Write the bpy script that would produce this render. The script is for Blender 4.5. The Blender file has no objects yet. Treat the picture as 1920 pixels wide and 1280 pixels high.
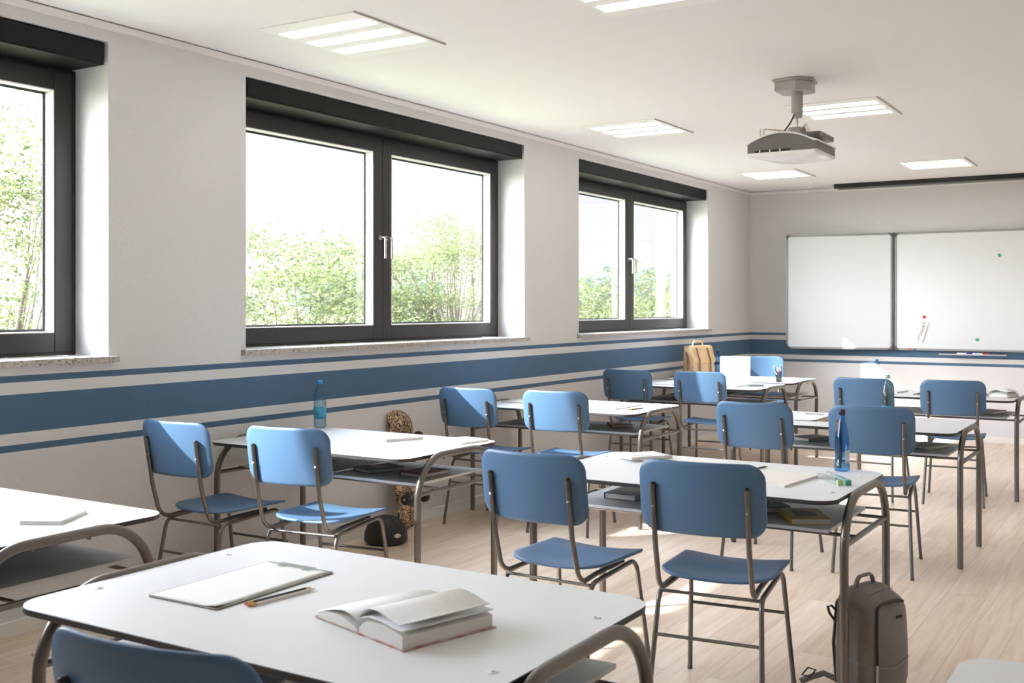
import bpy, bmesh, math, random
import numpy as np
from mathutils import Vector, Matrix
R = math.radians
sc = bpy.context.scene
COL = sc.collection
random.seed(7)

# ------------------------------------------------------------------ camera
cam_d = bpy.data.cameras.new('camera'); cam = bpy.data.objects.new('camera', cam_d); COL.objects.link(cam)
cam_d.sensor_width = 36; cam_d.lens = 37.91; cam_d.shift_y = -65/1920
cam.location = (4.444, 0, 1.47); cam.rotation_euler = (R(90), 0, R(31.81))
cam_d.clip_start = .05; cam_d.clip_end = 600
cam_d.dof.use_dof = True; cam_d.dof.focus_distance = 5.0; cam_d.dof.aperture_fstop = 7.0
sc.camera = cam

# ------------------------------------------------------------------ world, sun, exposure
sc.view_settings.view_transform = 'Standard'; sc.view_settings.look = 'None'
sc.view_settings.gamma = 1; sc.view_settings.use_curve_mapping = False
sc.view_settings.exposure = 0.13
sc.cycles.diffuse_bounces = 8; sc.cycles.max_bounces = 16; sc.cycles.transparent_max_bounces = 16
SUN_DIR = Vector((.965, 1, -.915)).normalized()
w = bpy.data.worlds.new('sky'); sc.world = w; w.use_nodes = True
nt = w.node_tree; nt.nodes.clear()
def N(t, typ, **kw):
    n = t.nodes.new(typ)
    for k, v in kw.items(): setattr(n, k, v)
    return n
wo = N(nt, 'ShaderNodeOutputWorld'); bg = N(nt, 'ShaderNodeBackground'); tc = N(nt, 'ShaderNodeTexCoord')
sep = N(nt, 'ShaderNodeSeparateXYZ'); nt.links.new(tc.outputs['Generated'], sep.inputs[0])
ramp = N(nt, 'ShaderNodeValToRGB'); nt.links.new(sep.outputs['Z'], ramp.inputs[0])
cr = ramp.color_ramp; cr.elements[0].position = 0; cr.elements[0].color = (1.0, 1.0, 1.0, 1)
cr.elements[1].position = .75; cr.elements[1].color = (.70, .80, 1.0, 1)
e = cr.elements.new(.12); e.color = (.93, .958, 1.0, 1)
# the sky is brighter round the sun
dt = N(nt, 'ShaderNodeVectorMath', operation='DOT_PRODUCT'); nt.links.new(tc.outputs['Generated'], dt.inputs[0]); dt.inputs[1].default_value = tuple(-SUN_DIR)
mr = N(nt, 'ShaderNodeMapRange'); nt.links.new(dt.outputs['Value'], mr.inputs['Value'])
mr.inputs['From Min'].default_value = .1; mr.inputs['From Max'].default_value = 1; mr.inputs['To Min'].default_value = 1.12; mr.inputs['To Max'].default_value = 32.0
SKYS = 1.0
ms = N(nt, 'ShaderNodeMath', operation='MULTIPLY'); nt.links.new(mr.outputs[0], ms.inputs[0]); ms.inputs[1].default_value = SKYS
nt.links.new(ramp.outputs[0], bg.inputs['Color']); nt.links.new(ms.outputs[0], bg.inputs['Strength']); nt.links.new(bg.outputs[0], wo.inputs[0])
sun_d = bpy.data.lights.new('sun', 'SUN'); sun = bpy.data.objects.new('sun', sun_d); COL.objects.link(sun)
sun_d.energy = 19.0; sun_d.angle = R(.9); sun_d.color = (1, .965, .92)
sun.rotation_euler = SUN_DIR.to_track_quat('-Z', 'Y').to_euler(); sun.location = (-8, -8, 8)
LAMP_E = 5.0

# ------------------------------------------------------------------ materials
def mat(name, col, rough=.5, metal=0, spec=.5, bump=None, var=None, trans=0, ior=1.45, alpha=1, emit=None):
    m = bpy.data.materials.new(name); m.use_nodes = True; t = m.node_tree
    b = t.nodes['Principled BSDF']
    b.inputs['Base Color'].default_value = (*col, 1); b.inputs['Roughness'].default_value = rough
    b.inputs['Metallic'].default_value = metal; b.inputs['Specular IOR Level'].default_value = spec; b.inputs['IOR'].default_value = ior
    b.inputs['Transmission Weight'].default_value = trans
    if emit: b.inputs['Emission Color'].default_value = (*emit[0], 1); b.inputs['Emission Strength'].default_value = emit[1]
    if var:   # (scale, second colour)
        no = N(t, 'ShaderNodeTexNoise'); no.inputs['Scale'].default_value = var[0]; no.inputs['Detail'].default_value = 5
        tc_ = N(t, 'ShaderNodeTexCoord'); t.links.new(tc_.outputs['Object'], no.inputs['Vector'])
        r_ = N(t, 'ShaderNodeValToRGB'); r_.color_ramp.elements[0].color = (*col, 1); r_.color_ramp.elements[1].color = (*var[1], 1)
        r_.color_ramp.elements[0].position = .35; r_.color_ramp.elements[1].position = .65
        t.links.new(no.outputs['Fac'], r_.inputs[0]); t.links.new(r_.outputs[0], b.inputs['Base Color'])
    if bump:  # (scale, strength, distance)
        no = N(t, 'ShaderNodeTexNoise'); no.inputs['Scale'].default_value = bump[0]; no.inputs['Detail'].default_value = 6
        tc_ = N(t, 'ShaderNodeTexCoord'); t.links.new(tc_.outputs['Object'], no.inputs['Vector'])
        bp = N(t, 'ShaderNodeBump'); bp.inputs['Strength'].default_value = bump[1]; bp.inputs['Distance'].default_value = bump[2]
        t.links.new(no.outputs['Fac'], bp.inputs['Height']); t.links.new(bp.outputs[0], b.inputs['Normal'])
    return m

M = {}
M['metal'] = mat('tube metal', (.17, .155, .14), .36, .85, bump=(60, .05, .001))
M['blue'] = mat('blue moulded plastic', (.078, .156, .268), .38, bump=(900, .04, .0005))
M['laminate'] = mat('white laminate', (.73, .74, .75), .38)
M['edge'] = mat('dark edge band', (.035, .033, .031), .45)
M['tray'] = mat('grey laminate tray', (.60, .61, .61), .45)
M['black_rubber'] = mat('black rubber', (.02, .02, .02), .6)
M['white_plastic'] = mat('white plastic', (.8, .8, .79), .35)
M['chrome'] = mat('brushed nickel', (.66, .62, .57), .28, 1)
M['paper'] = mat('paper', (.82, .82, .80), .7, bump=(300, .1, .0004))
M['paper_cream'] = mat('cream paper', (.80, .76, .71), .7)
M['page_block'] = mat('page edges', (.72, .70, .66), .8, bump=(400, .3, .001))
M['ceiling'] = mat('ceiling paint', (.82, .815, .82), .8, bump=(55, .05, .002))
M['cornice'] = mat('cornice white', (.80, .79, .77), .6)
M['skirting'] = mat('skirting white', (.78, .75, .71), .45)
M['frame_dark'] = mat('anthracite window frame', (.022, .0205, .0185), .42, bump=(200, .04, .0005))
M['box_dark'] = mat('black blind box', (.006, .006, .0055), .5, spec=.25)
M['bead'] = mat('light glazing bead', (.74, .73, .72), .4)
M['gasket'] = mat('black gasket', (.02, .02, .02), .6)
M['panel_grey'] = mat('lamp housing', (.86, .86, .85), .5)
M['lamp'] = mat('lit lamp diffuser', (.9, .9, .9), .5, emit=((1, .985, .96), LAMP_E))
M['alu'] = mat('aluminium profile', (.30, .30, .295), .45, .5)
M['alu_dark'] = mat('dark grey corner piece', (.10, .10, .10), .5)
M['board_white'] = mat('whiteboard enamel', (.68, .70, .71), .16)
M['projector_grey'] = mat('projector grey', (.15, .14, .13), .45)
M['mount_grey'] = mat('mount grey', (.40, .385, .36), .45)
M['black_gloss'] = mat('black plastic', (.012, .012, .012), .3)
M['leather_tan'] = mat('tan leather', (.66, .43, .23), .5, var=(9, (.72, .48, .27)), bump=(140, .12, .001))
M['leather_brown'] = mat('brown leather', (.16, .09, .055), .5, bump=(140, .12, .001))
M['brass'] = mat('brass', (.55, .42, .22), .35, 1)
M['bag'] = mat('taupe coated canvas', (.135, .117, .102), .42, var=(7, (.165, .145, .128)), bump=(25, .12, .004))
M['bag_zip'] = mat('black zip', (.012, .012, .012), .5, bump=(500, .4, .001))
M['helmet'] = mat('matt black helmet', (.022, .021, .019), .48)
M['silver'] = mat('silver laptop', (.80, .80, .79), .35, .2)
M['sticker_white'] = mat('sticker white', (.8, .8, .78), .4)
M['orange'] = mat('orange print', (.85, .28, .03), .5)
M['graph_white'] = mat('notebook cover white', (.80, .80, .80), .45)
M['blue_cap'] = mat('blue cap', (.02, .25, .60), .35)
M['green_cap'] = mat('pale green cap', (.34, .48, .40), .4)
M['navy_cap'] = mat('dark navy cap', (.03, .02, .06), .4)

def notebook_cover():
    m = mat('notebook cover sketch', (.80, .80, .80), .5); t = m.node_tree; b = t.nodes['Principled BSDF']
    tc_ = N(t, 'ShaderNodeTexCoord'); n = N(t, 'ShaderNodeTexNoise'); n.inputs['Scale'].default_value = 22; n.inputs['Detail'].default_value = 8; n.inputs['Roughness'].default_value = .7
    mp = N(t, 'ShaderNodeMapping'); mp.inputs['Scale'].default_value = (1, .5, 1); t.links.new(tc_.outputs['Object'], mp.inputs[0]); t.links.new(mp.outputs[0], n.inputs['Vector'])
    g = N(t, 'ShaderNodeTexGradient', gradient_type='SPHERICAL'); mp2 = N(t, 'ShaderNodeMapping'); mp2.inputs['Scale'].default_value = (13, 16, 0)
    t.links.new(tc_.outputs['Object'], mp2.inputs[0]); t.links.new(mp2.outputs[0], g.inputs[0])
    r = N(t, 'ShaderNodeValToRGB'); r.color_ramp.elements[0].position = .50; r.color_ramp.elements[0].color = (0, 0, 0, 1); r.color_ramp.elements[1].position = .60
    t.links.new(n.outputs['Fac'], r.inputs[0])
    g2 = N(t, 'ShaderNodeMath', operation='MULTIPLY'); t.links.new(r.outputs[0], g2.inputs[0])
    s = N(t, 'ShaderNodeMath', operation='MULTIPLY', use_clamp=True); s.inputs[1].default_value = 2.5; t.links.new(g.outputs['Fac'], s.inputs[0]); t.links.new(s.outputs[0], g2.inputs[1])
    mx = N(t, 'ShaderNodeMix', data_type='RGBA'); mx.inputs['A'].default_value = (.80, .80, .80, 1); mx.inputs['B'].default_value = (.42, .43, .46, 1)
    t.links.new(g2.outputs[0], mx.inputs['Factor']); t.links.new(mx.outputs['Result'], b.inputs['Base Color']); return m
M['sketch_cover'] = notebook_cover()

def wall_mat():
    m = mat('plaster wall with painted blue stripes', (.655, .648, .648), .75); t = m.node_tree; b = t.nodes['Principled BSDF']
    geo = N(t, 'ShaderNodeNewGeometry'); sp = N(t, 'ShaderNodeSeparateXYZ'); t.links.new(geo.outputs['Position'], sp.inputs[0])
    tot = None
    for z0, z1 in ((1.131, 1.161), (.903, 1.077), (.820, .851)):
        c = N(t, 'ShaderNodeMath', operation='COMPARE'); c.inputs[1].default_value = (z0+z1)/2; c.inputs[2].default_value = (z1-z0)/2
        t.links.new(sp.outputs['Z'], c.inputs[0])
        if tot is None: tot = c
        else:
            a = N(t, 'ShaderNodeMath', operation='ADD'); t.links.new(tot.outputs[0], a.inputs[0]); t.links.new(c.outputs[0], a.inputs[1]); tot = a
    mx = N(t, 'ShaderNodeMix', data_type='RGBA'); mx.inputs['A'].default_value = (.655, .648, .648, 1); mx.inputs['B'].default_value = (.062, .128, .215, 1)
    t.links.new(tot.outputs[0], mx.inputs['Factor']); t.links.new(mx.outputs['Result'], b.inputs['Base Color'])
    n1 = N(t, 'ShaderNodeTexNoise'); n1.inputs['Scale'].default_value = 38; n1.inputs['Detail'].default_value = 8; n1.inputs['Roughness'].default_value = .62; n1.inputs['Distortion'].default_value = .7
    t.links.new(geo.outputs['Position'], n1.inputs['Vector'])
    bp = N(t, 'ShaderNodeBump'); bp.inputs['Strength'].default_value = .7; bp.inputs['Distance'].default_value = .005
    t.links.new(n1.outputs['Fac'], bp.inputs['Height']); t.links.new(bp.outputs[0], b.inputs['Normal']); return m
M['wall'] = wall_mat()
M['wall_plain'] = mat('plaster reveal', (.74, .735, .72), .75, bump=(38, .25, .003))

def floor_mat():
    m = mat('oak plank floor', (.6, .45, .3), .42); t = m.node_tree; b = t.nodes['Principled BSDF']
    geo = N(t, 'ShaderNodeNewGeometry'); mp = N(t, 'ShaderNodeMapping'); mp.inputs['Rotation'].default_value = (0, 0, R(90))
    t.links.new(geo.outputs['Position'], mp.inputs[0])
    br = N(t, 'ShaderNodeTexBrick'); t.links.new(mp.outputs[0], br.inputs['Vector'])
    br.offset = .37; br.inputs['Scale'].default_value = 1; br.inputs['Brick Width'].default_value = 1.35; br.inputs['Row Height'].default_value = .19
    br.inputs['Mortar Size'].default_value = .0012; br.inputs['Mortar Smooth'].default_value = .3; br.inputs['Bias'].default_value = 0
    br.inputs['Color1'].default_value = (0, 0, 0, 1); br.inputs['Color2'].default_value = (1, 1, 1, 1); br.inputs['Mortar'].default_value = (.5, .5, .5, 1)
    # grain: noise stretched along the planks, shifted per plank
    sp = N(t, 'ShaderNodeSeparateXYZ'); t.links.new(geo.outputs['Position'], sp.inputs[0])
    cb = N(t, 'ShaderNodeCombineXYZ'); t.links.new(sp.outputs['X'], cb.inputs['X']); t.links.new(sp.outputs['Y'], cb.inputs['Y'])
    bw = N(t, 'ShaderNodeRGBToBW'); t.links.new(br.outputs['Color'], bw.inputs[0])
    mm = N(t, 'ShaderNodeMath', operation='MULTIPLY'); mm.inputs[1].default_value = 37; t.links.new(bw.outputs[0], mm.inputs[0]); t.links.new(mm.outputs[0], cb.inputs['Z'])
    mg = N(t, 'ShaderNodeMapping'); mg.inputs['Scale'].default_value = (9, .55, 1); t.links.new(cb.outputs[0], mg.inputs[0])
    g1 = N(t, 'ShaderNodeTexNoise'); g1.inputs['Scale'].default_value = 1.6; g1.inputs['Detail'].default_value = 9; g1.inputs['Roughness'].default_value = .52; g1.inputs['Distortion'].default_value = 1.6
    t.links.new(mg.outputs[0], g1.inputs['Vector'])
    wv = N(t, 'ShaderNodeTexNoise'); wv.inputs['Scale'].default_value = 7; wv.inputs['Detail'].default_value = 4; t.links.new(mg.outputs[0], wv.inputs['Vector'])
    r = N(t, 'ShaderNodeValToRGB'); r.color_ramp.elements[0].position = .22; r.color_ramp.elements[0].color = (.66, .49, .35, 1)
    r.color_ramp.elements[1].position = .80; r.color_ramp.elements[1].color = (.89, .76, .63, 1); e2 = r.color_ramp.elements.new(.5); e2.color = (.81, .665, .525, 1)
    t.links.new(g1.outputs['Fac'], r.inputs[0])
    r2 = N(t, 'ShaderNodeValToRGB'); r2.color_ramp.elements[0].color = (.90, .87, .83, 1); r2.color_ramp.elements[1].color = (1.08, 1.08, 1.09, 1); t.links.new(bw.outputs[0], r2.inputs[0])
    m1 = N(t, 'ShaderNodeMix', data_type='RGBA', blend_type='MULTIPLY'); m1.inputs['Factor'].default_value = 1
    t.links.new(r.outputs[0], m1.inputs['A']); t.links.new(r2.outputs[0], m1.inputs['B'])
    r3 = N(t, 'ShaderNodeValToRGB'); r3.color_ramp.elements[0].position = .35; r3.color_ramp.elements[0].color = (.93, .91, .89, 1); r3.color_ramp.elements[1].position = .6; r3.color_ramp.elements[1].color = (1, 1, 1, 1)
    t.links.new(wv.outputs['Fac'], r3.inputs[0])
    m2 = N(t, 'ShaderNodeMix', data_type='RGBA', blend_type='MULTIPLY'); m2.inputs['Factor'].default_value = 1
    t.links.new(m1.outputs['Result'], m2.inputs['A']); t.links.new(r3.outputs[0], m2.inputs['B'])
    m3 = N(t, 'ShaderNodeMix', data_type='RGBA'); m3.inputs['B'].default_value = (.28, .18, .11, 1)
    mf = N(t, 'ShaderNodeMath', operation='MULTIPLY'); mf.inputs[1].default_value = .6; t.links.new(br.outputs['Fac'], mf.inputs[0]); t.links.new(mf.outputs[0], m3.inputs['Factor'])
    t.links.new(m2.outputs['Result'], m3.inputs['A']); t.links.new(m3.outputs['Result'], b.inputs['Base Color'])
    bp = N(t, 'ShaderNodeBump'); bp.inputs['Strength'].default_value = .12; bp.inputs['Distance'].default_value = .002; t.links.new(g1.outputs['Fac'], bp.inputs['Height'])
    t.links.new(bp.outputs[0], b.inputs['Normal']); b.inputs['Roughness'].default_value = .30; return m
M['floor'] = floor_mat(); M['floor'].node_tree.nodes['Principled BSDF'].inputs['Specular IOR Level'].default_value = .8

def stone_mat():
    m = mat('speckled stone sill', (.5, .48, .45), .3); t = m.node_tree; b = t.nodes['Principled BSDF']
    tc_ = N(t, 'ShaderNodeTexCoord'); v = N(t, 'ShaderNodeTexVoronoi'); v.inputs['Scale'].default_value = 130; t.links.new(tc_.outputs['Object'], v.inputs['Vector'])
    r = N(t, 'ShaderNodeValToRGB'); r.color_ramp.elements[0].color = (.05, .045, .04, 1); r.color_ramp.elements[1].color = (.36, .335, .30, 1); r.color_ramp.elements[1].position = .35
    e2 = r.color_ramp.elements.new(.8); e2.color = (.50, .475, .44, 1)
    bw = N(t, 'ShaderNodeRGBToBW'); t.links.new(v.outputs['Color'], bw.inputs[0]); t.links.new(bw.outputs[0], r.inputs[0]); t.links.new(r.outputs[0], b.inputs['Base Color']); return m
M['stone'] = stone_mat()

def schlick(t, f0, gain=1.0):
    lw = N(t, 'ShaderNodeLayerWeight'); lw.inputs['Blend'].default_value = .5
    p = N(t, 'ShaderNodeMath', operation='POWER'); p.inputs[1].default_value = 5; t.links.new(lw.outputs['Facing'], p.inputs[0])
    a = N(t, 'ShaderNodeMath', operation='MULTIPLY_ADD', use_clamp=True); a.inputs[1].default_value = (1-f0)*gain; a.inputs[2].default_value = f0*gain; t.links.new(p.outputs[0], a.inputs[0]); return a
def pane_mat():
    m = bpy.data.materials.new('window glass'); m.use_nodes = True; t = m.node_tree; t.nodes.clear()
    o = N(t, 'ShaderNodeOutputMaterial'); tr = N(t, 'ShaderNodeBsdfTransparent'); gl = N(t, 'ShaderNodeBsdfGlossy'); gl.inputs['Roughness'].default_value = .0
    tr.inputs[0].default_value = (.972, .972, .972, 1)
    k = schlick(t, .035)
    x = N(t, 'ShaderNodeMixShader'); t.links.new(k.outputs[0], x.inputs[0]); t.links.new(tr.outputs[0], x.inputs[1]); t.links.new(gl.outputs[0], x.inputs[2]); t.links.new(x.outputs[0], o.inputs[0]); return m
M['pane'] = pane_mat()

def clear_mat(name, tint, ior=1.45):
    # thin walled clear plastic or glass: tinted see-through plus a sharp surface reflection
    m = bpy.data.materials.new(name); m.use_nodes = True; t = m.node_tree; t.nodes.clear()
    o = N(t, 'ShaderNodeOutputMaterial'); tr = N(t, 'ShaderNodeBsdfTransparent'); gl = N(t, 'ShaderNodeBsdfGlossy'); gl.inputs['Roughness'].default_value = .04
    lw = N(t, 'ShaderNodeLayerWeight'); lw.inputs['Blend'].default_value = .35
    mx = N(t, 'ShaderNodeMix', data_type='RGBA'); mx.inputs['A'].default_value = (*tint, 1); mx.inputs['B'].default_value = (*[c**2.0*.8 for c in tint], 1)
    t.links.new(lw.outputs['Facing'], mx.inputs['Factor']); t.links.new(mx.outputs['Result'], tr.inputs[0])
    f = schlick(t, .04)
    x = N(t, 'ShaderNodeMixShader'); t.links.new(f.outputs[0], x.inputs[0]); t.links.new(tr.outputs[0], x.inputs[1]); t.links.new(gl.outputs[0], x.inputs[2]); t.links.new(x.outputs[0], o.inputs[0]); return m
M['pet_blue'] = clear_mat('clear pale blue bottle', (.68, .84, .94))
M['glass_blue'] = clear_mat('blue bottle glass', (.42, .70, .95))
M['pet_green'] = clear_mat('clear pale green bottle', (.85, .95, .90))
M['pet_clear'] = clear_mat('clear bottle', (.84, .92, .97))
M['acrylic'] = clear_mat('clear acrylic', (.95, .98, .965))
M['cup_clear'] = clear_mat('smoky clear cup', (.72, .73, .74))
M['label_grey'] = mat('bottle label', (.52, .56, .60), .5, var=(60, (.62, .65, .68)))
M['label_blue'] = mat('blue bottle label', (.03, .18, .36), .4, var=(30, (.05, .34, .50)))
M['water'] = clear_mat('water', (.55, .72, .85))

def leaf_mat(name, c1, c2):
    m = bpy.data.materials.new(name); m.use_nodes = True; t = m.node_tree; t.nodes.clear()
    o = N(t, 'ShaderNodeOutputMaterial'); d = N(t, 'ShaderNodeBsdfDiffuse'); tl = N(t, 'ShaderNodeBsdfTranslucent'); x = N(t, 'ShaderNodeMixShader'); x.inputs[0].default_value = .5
    geo = N(t, 'ShaderNodeNewGeometry'); r = N(t, 'ShaderNodeValToRGB'); r.color_ramp.elements[0].color = (*c1, 1); r.color_ramp.elements[1].color = (*c2, 1)
    t.links.new(geo.outputs['Random Per Island'], r.inputs[0]); t.links.new(r.outputs[0], d.inputs[0]); t.links.new(r.outputs[0], tl.inputs[0])
    t.links.new(d.outputs[0], x.inputs[1]); t.links.new(tl.outputs[0], x.inputs[2]); t.links.new(x.outputs[0], o.inputs[0]); return m
M['leaf'] = leaf_mat('leaves', (.075, .105, .040), (.27, .30, .14))
M['leaf_hazed'] = leaf_mat('distant leaves with haze tint', (.16, .20, .19), (.22, .26, .25))  # distance haze is painted into these leaves: paler, greyer green, no haze volume
M['bark'] = mat('bark', (.17, .14, .115), .9, bump=(20, .5, .02))
M['ground'] = mat('meadow', (.16, .19, .08), .9, var=(.3, (.24, .24, .13)))

def deck_mat():
    m = mat('skateboard graphic', (.55, .36, .19), .45); t = m.node_tree; b = t.nodes['Principled BSDF']
    tc_ = N(t, 'ShaderNodeTexCoord'); mp = N(t, 'ShaderNodeMapping'); mp.inputs['Scale'].default_value = (0, 1, 1); t.links.new(tc_.outputs['Object'], mp.inputs[0])
    v = N(t, 'ShaderNodeTexVoronoi', feature='DISTANCE_TO_EDGE'); v.inputs['Scale'].default_value = 24; t.links.new(mp.outputs[0], v.inputs['Vector'])
    v2 = N(t, 'ShaderNodeTexVoronoi'); v2.inputs['Scale'].default_value = 13; t.links.new(mp.outputs[0], v2.inputs['Vector'])
    sn = N(t, 'ShaderNodeMath', operation='MULTIPLY'); sn.inputs[1].default_value = 46; t.links.new(v2.outputs['Distance'], sn.inputs[0])
    si = N(t, 'ShaderNodeMath', operation='SINE'); t.links.new(sn.outputs[0], si.inputs[0])
    gt = N(t, 'ShaderNodeMath', operation='GREATER_THAN'); gt.inputs[1].default_value = .2; t.links.new(si.outputs[0], gt.inputs[0])
    no = N(t, 'ShaderNodeTexNoise'); no.inputs['Scale'].default_value = 9; t.links.new(mp.outputs[0], no.inputs['Vector'])
    g3 = N(t, 'ShaderNodeMath', operation='GREATER_THAN'); g3.inputs[1].default_value = .44; t.links.new(no.outputs['Fac'], g3.inputs[0])
    mu = N(t, 'ShaderNodeMath', operation='MULTIPLY'); t.links.new(gt.outputs[0], mu.inputs[0]); t.links.new(g3.outputs[0], mu.inputs[1])
    lt = N(t, 'ShaderNodeMath', operation='LESS_THAN'); lt.inputs[1].default_value = .045; t.links.new(v.outputs['Distance'], lt.inputs[0])
    mxm = N(t, 'ShaderNodeMath', operation='MAXIMUM'); t.links.new(mu.outputs[0], mxm.inputs[0]); t.links.new(lt.outputs[0], mxm.inputs[1])
    mx = N(t, 'ShaderNodeMix', data_type='RGBA'); mx.inputs['A'].default_value = (.60, .40, .21, 1); mx.inputs['B'].default_value = (.02, .017, .014, 1)
    t.links.new(mxm.outputs[0], mx.inputs['Factor']); t.links.new(mx.outputs['Result'], b.inputs['Base Color']); return m
M['deck'] = deck_mat()

# ------------------------------------------------------------------ mesh helpers
class MB:
    def __init__(s): s.v = []; s.f = []; s.m = []; s.sm = []
    def add(s, vs, fs, mi=0, smooth=True):
        o = len(s.v); s.v += [tuple(v) for v in vs]; s.f += [tuple(i+o for i in f) for f in fs]
        s.m += [mi]*len(fs); s.sm += [smooth]*len(fs); return s
    def box(s, x0, x1, y0, y1, z0, z1, mi=0, bev=0):
        if bev <= 0:
            v = [(x, y, z) for z in (z0, z1) for y in (y0, y1) for x in (x0, x1)]
            s.add(v, [(0, 2, 3, 1), (4, 5, 7, 6), (0, 1, 5, 4), (2, 6, 7, 3), (0, 4, 6, 2), (1, 3, 7, 5)], mi, False); return s
        bm = bmesh.new(); bmesh.ops.create_cube(bm, size=1)
        bmesh.ops.scale(bm, vec=(x1-x0, y1-y0, z1-z0), verts=bm.verts); bmesh.ops.translate(bm, vec=((x0+x1)/2, (y0+y1)/2, (z0+z1)/2), verts=bm.verts)
        bmesh.ops.bevel(bm, geom=bm.edges[:], offset=bev, segments=2, profile=.6, affect='EDGES')
        bm.verts.ensure_lookup_table(); bm.faces.ensure_lookup_table()
        s.add([v.co for v in bm.verts], [[v.index for v in f.verts] for f in bm.faces], mi, False); bm.free(); return s
    def tube(s, pts, r, seg=10, mi=0, caps=True, closed=False, flat=1):
        pts = [Vector(p) for p in pts]; n = len(pts); rs = r if isinstance(r, (list, tuple)) else [r]*n
        tan = []
        for i in range(n):
            a = pts[(i-1) % n] if (closed or i > 0) else pts[0]; b = pts[(i+1) % n] if (closed or i < n-1) else pts[-1]
            tan.append((b-a).normalized())
        up = Vector((0, 0, 1)) if abs(tan[0].z) < .9 else Vector((1, 0, 0))
        nrm = (up - tan[0]*up.dot(tan[0])).normalized(); vs = []
        for i in range(n):
            nrm = (nrm - tan[i]*nrm.dot(tan[i])).normalized(); bi = tan[i].cross(nrm)
            for k in range(seg):
                a = 2*math.pi*k/seg; vs.append(pts[i] + (nrm*math.cos(a) + bi*math.sin(a)*flat)*rs[i])
        fs = []
        for i in range(n if closed else n-1):
            j = (i+1) % n
            for k in range(seg): k2 = (k+1) % seg; fs.append((i*seg+k, i*seg+k2, j*seg+k2, j*seg+k))
        s.add(vs, fs, mi, True)
        if caps and not closed:
            o = len(s.v); s.v += vs[:seg] + vs[-seg:]; s.f += [tuple(o+k for k in reversed(range(seg))), tuple(o+seg+k for k in range(seg))]; s.m += [mi]*2; s.sm += [False]*2
        return s
    def lathe(s, prof, seg=20, mi=0, c=(0, 0, 0), smooth=True):
        vs = []
        for r, z in prof:
            for k in range(seg): a = 2*math.pi*k/seg; vs.append((c[0]+r*math.cos(a), c[1]+r*math.sin(a), c[2]+z))
        fs = []
        for i in range(len(prof)-1):
            for k in range(seg): k2 = (k+1) % seg; fs.append((i*seg+k, i*seg+k2, (i+1)*seg+k2, (i+1)*seg+k))
        s.add(vs, fs, mi, smooth)
        o = len(s.v)-len(vs)
        if prof[0][0] > 1e-5: s.f.append(tuple(o+k for k in reversed(range(seg)))); s.m.append(mi); s.sm.append(False)
        if prof[-1][0] > 1e-5: s.f.append(tuple(o+(len(prof)-1)*seg+k for k in range(seg))); s.m.append(mi); s.sm.append(False)
        return s
    def prism(s, poly, z0, z1, mi=0, mtop=None, bev=0):
        # poly counter-clockwise in xy
        n = len(poly); c = Vector((sum(p[0] for p in poly)/n, sum(p[1] for p in poly)/n))
        rings = [(0, z0)] if bev <= 0 else [(bev, z0), (0, z0+bev)]
        rings += [(0, z1)] if bev <= 0 else [(0, z1-bev), (bev, z1)]
        vs = []
        for off, z in rings:
            for i in range(n):
                p = Vector(poly[i]); a = Vector(poly[i-1]); b = Vector(poly[(i+1) % n]); t = (b-a); t = Vector((t.y, -t.x)).normalized() if t.length > 0 else Vector((0, 0))
                q = p - t*off; vs.append((q.x, q.y, z))
        fs = []
        for r in range(len(rings)-1):
            for i in range(n): j = (i+1) % n; fs.append((r*n+i, r*n+j, (r+1)*n+j, (r+1)*n+i))
        s.add(vs, fs, mi, False)
        o = len(s.v)-len(vs); s.f += [tuple(o+i for i in reversed(range(n))), tuple(o+(len(rings)-1)*n+i for i in range(n))]; s.m += [mi, mi if mtop is None else mtop]; s.sm += [False, False]
        return s
    def xf(s, mtx):
        s.v = [tuple(mtx @ Vector(v)) for v in s.v]; return s
    def build(s, name, mats, parent=None, loc=None, rot=None, smooth_angle=40):
        me = bpy.data.meshes.new(name); me.from_pydata(s.v, [], s.f); me.update()
        for m in (mats if isinstance(mats, (list, tuple)) else [mats]): me.materials.append(m)
        me.polygons.foreach_set('material_index', s.m); me.polygons.foreach_set('use_smooth', s.sm); me.update()
        o = bpy.data.objects.new(name, me); COL.objects.link(o)
        if parent is not None: o.parent = parent
        if loc is not None: o.location = loc
        if rot is not None: o.rotation_euler = rot
        return o
def rrect(w, l, r, n=7, cx=0, cy=0, rs=None):
    pts = []; rs = rs or [r]*4   # corners: +x+y, -x+y, -x-y, +x-y
    for q, (sx, sy) in enumerate(((1, 1), (-1, 1), (-1, -1), (1, -1))):
        rr = rs[q]
        for k in range(n+1):
            a = math.pi/2*(q + k/n); pts.append((cx+sx*(w/2-rr)+rr*math.cos(a), cy+sy*(l/2-rr)+rr*math.sin(a)))
    return pts
def fillet(pts, rads, n=8):
    out = [Vector(pts[0])]
    for i in range(1, len(pts)-1):
        p = Vector(pts[i]); a = (Vector(pts[i-1])-p).normalized(); b = (Vector(pts[i+1])-p).normalized(); r = rads[i-1]
        ang = a.angle(b); d = r/math.tan(ang/2); t0 = p+a*d; t1 = p+b*d
        cdir = (a+b).normalized(); c = p+cdir*(r/math.sin(ang/2)); v0 = t0-c; v1 = t1-c; tot = v0.angle(v1)
        for k in range(n+1):
            f = k/n; out.append(c + (v0*math.sin((1-f)*tot)+v1*math.sin(f*tot))/math.sin(tot))
    out.append(Vector(pts[-1])); return out
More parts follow.
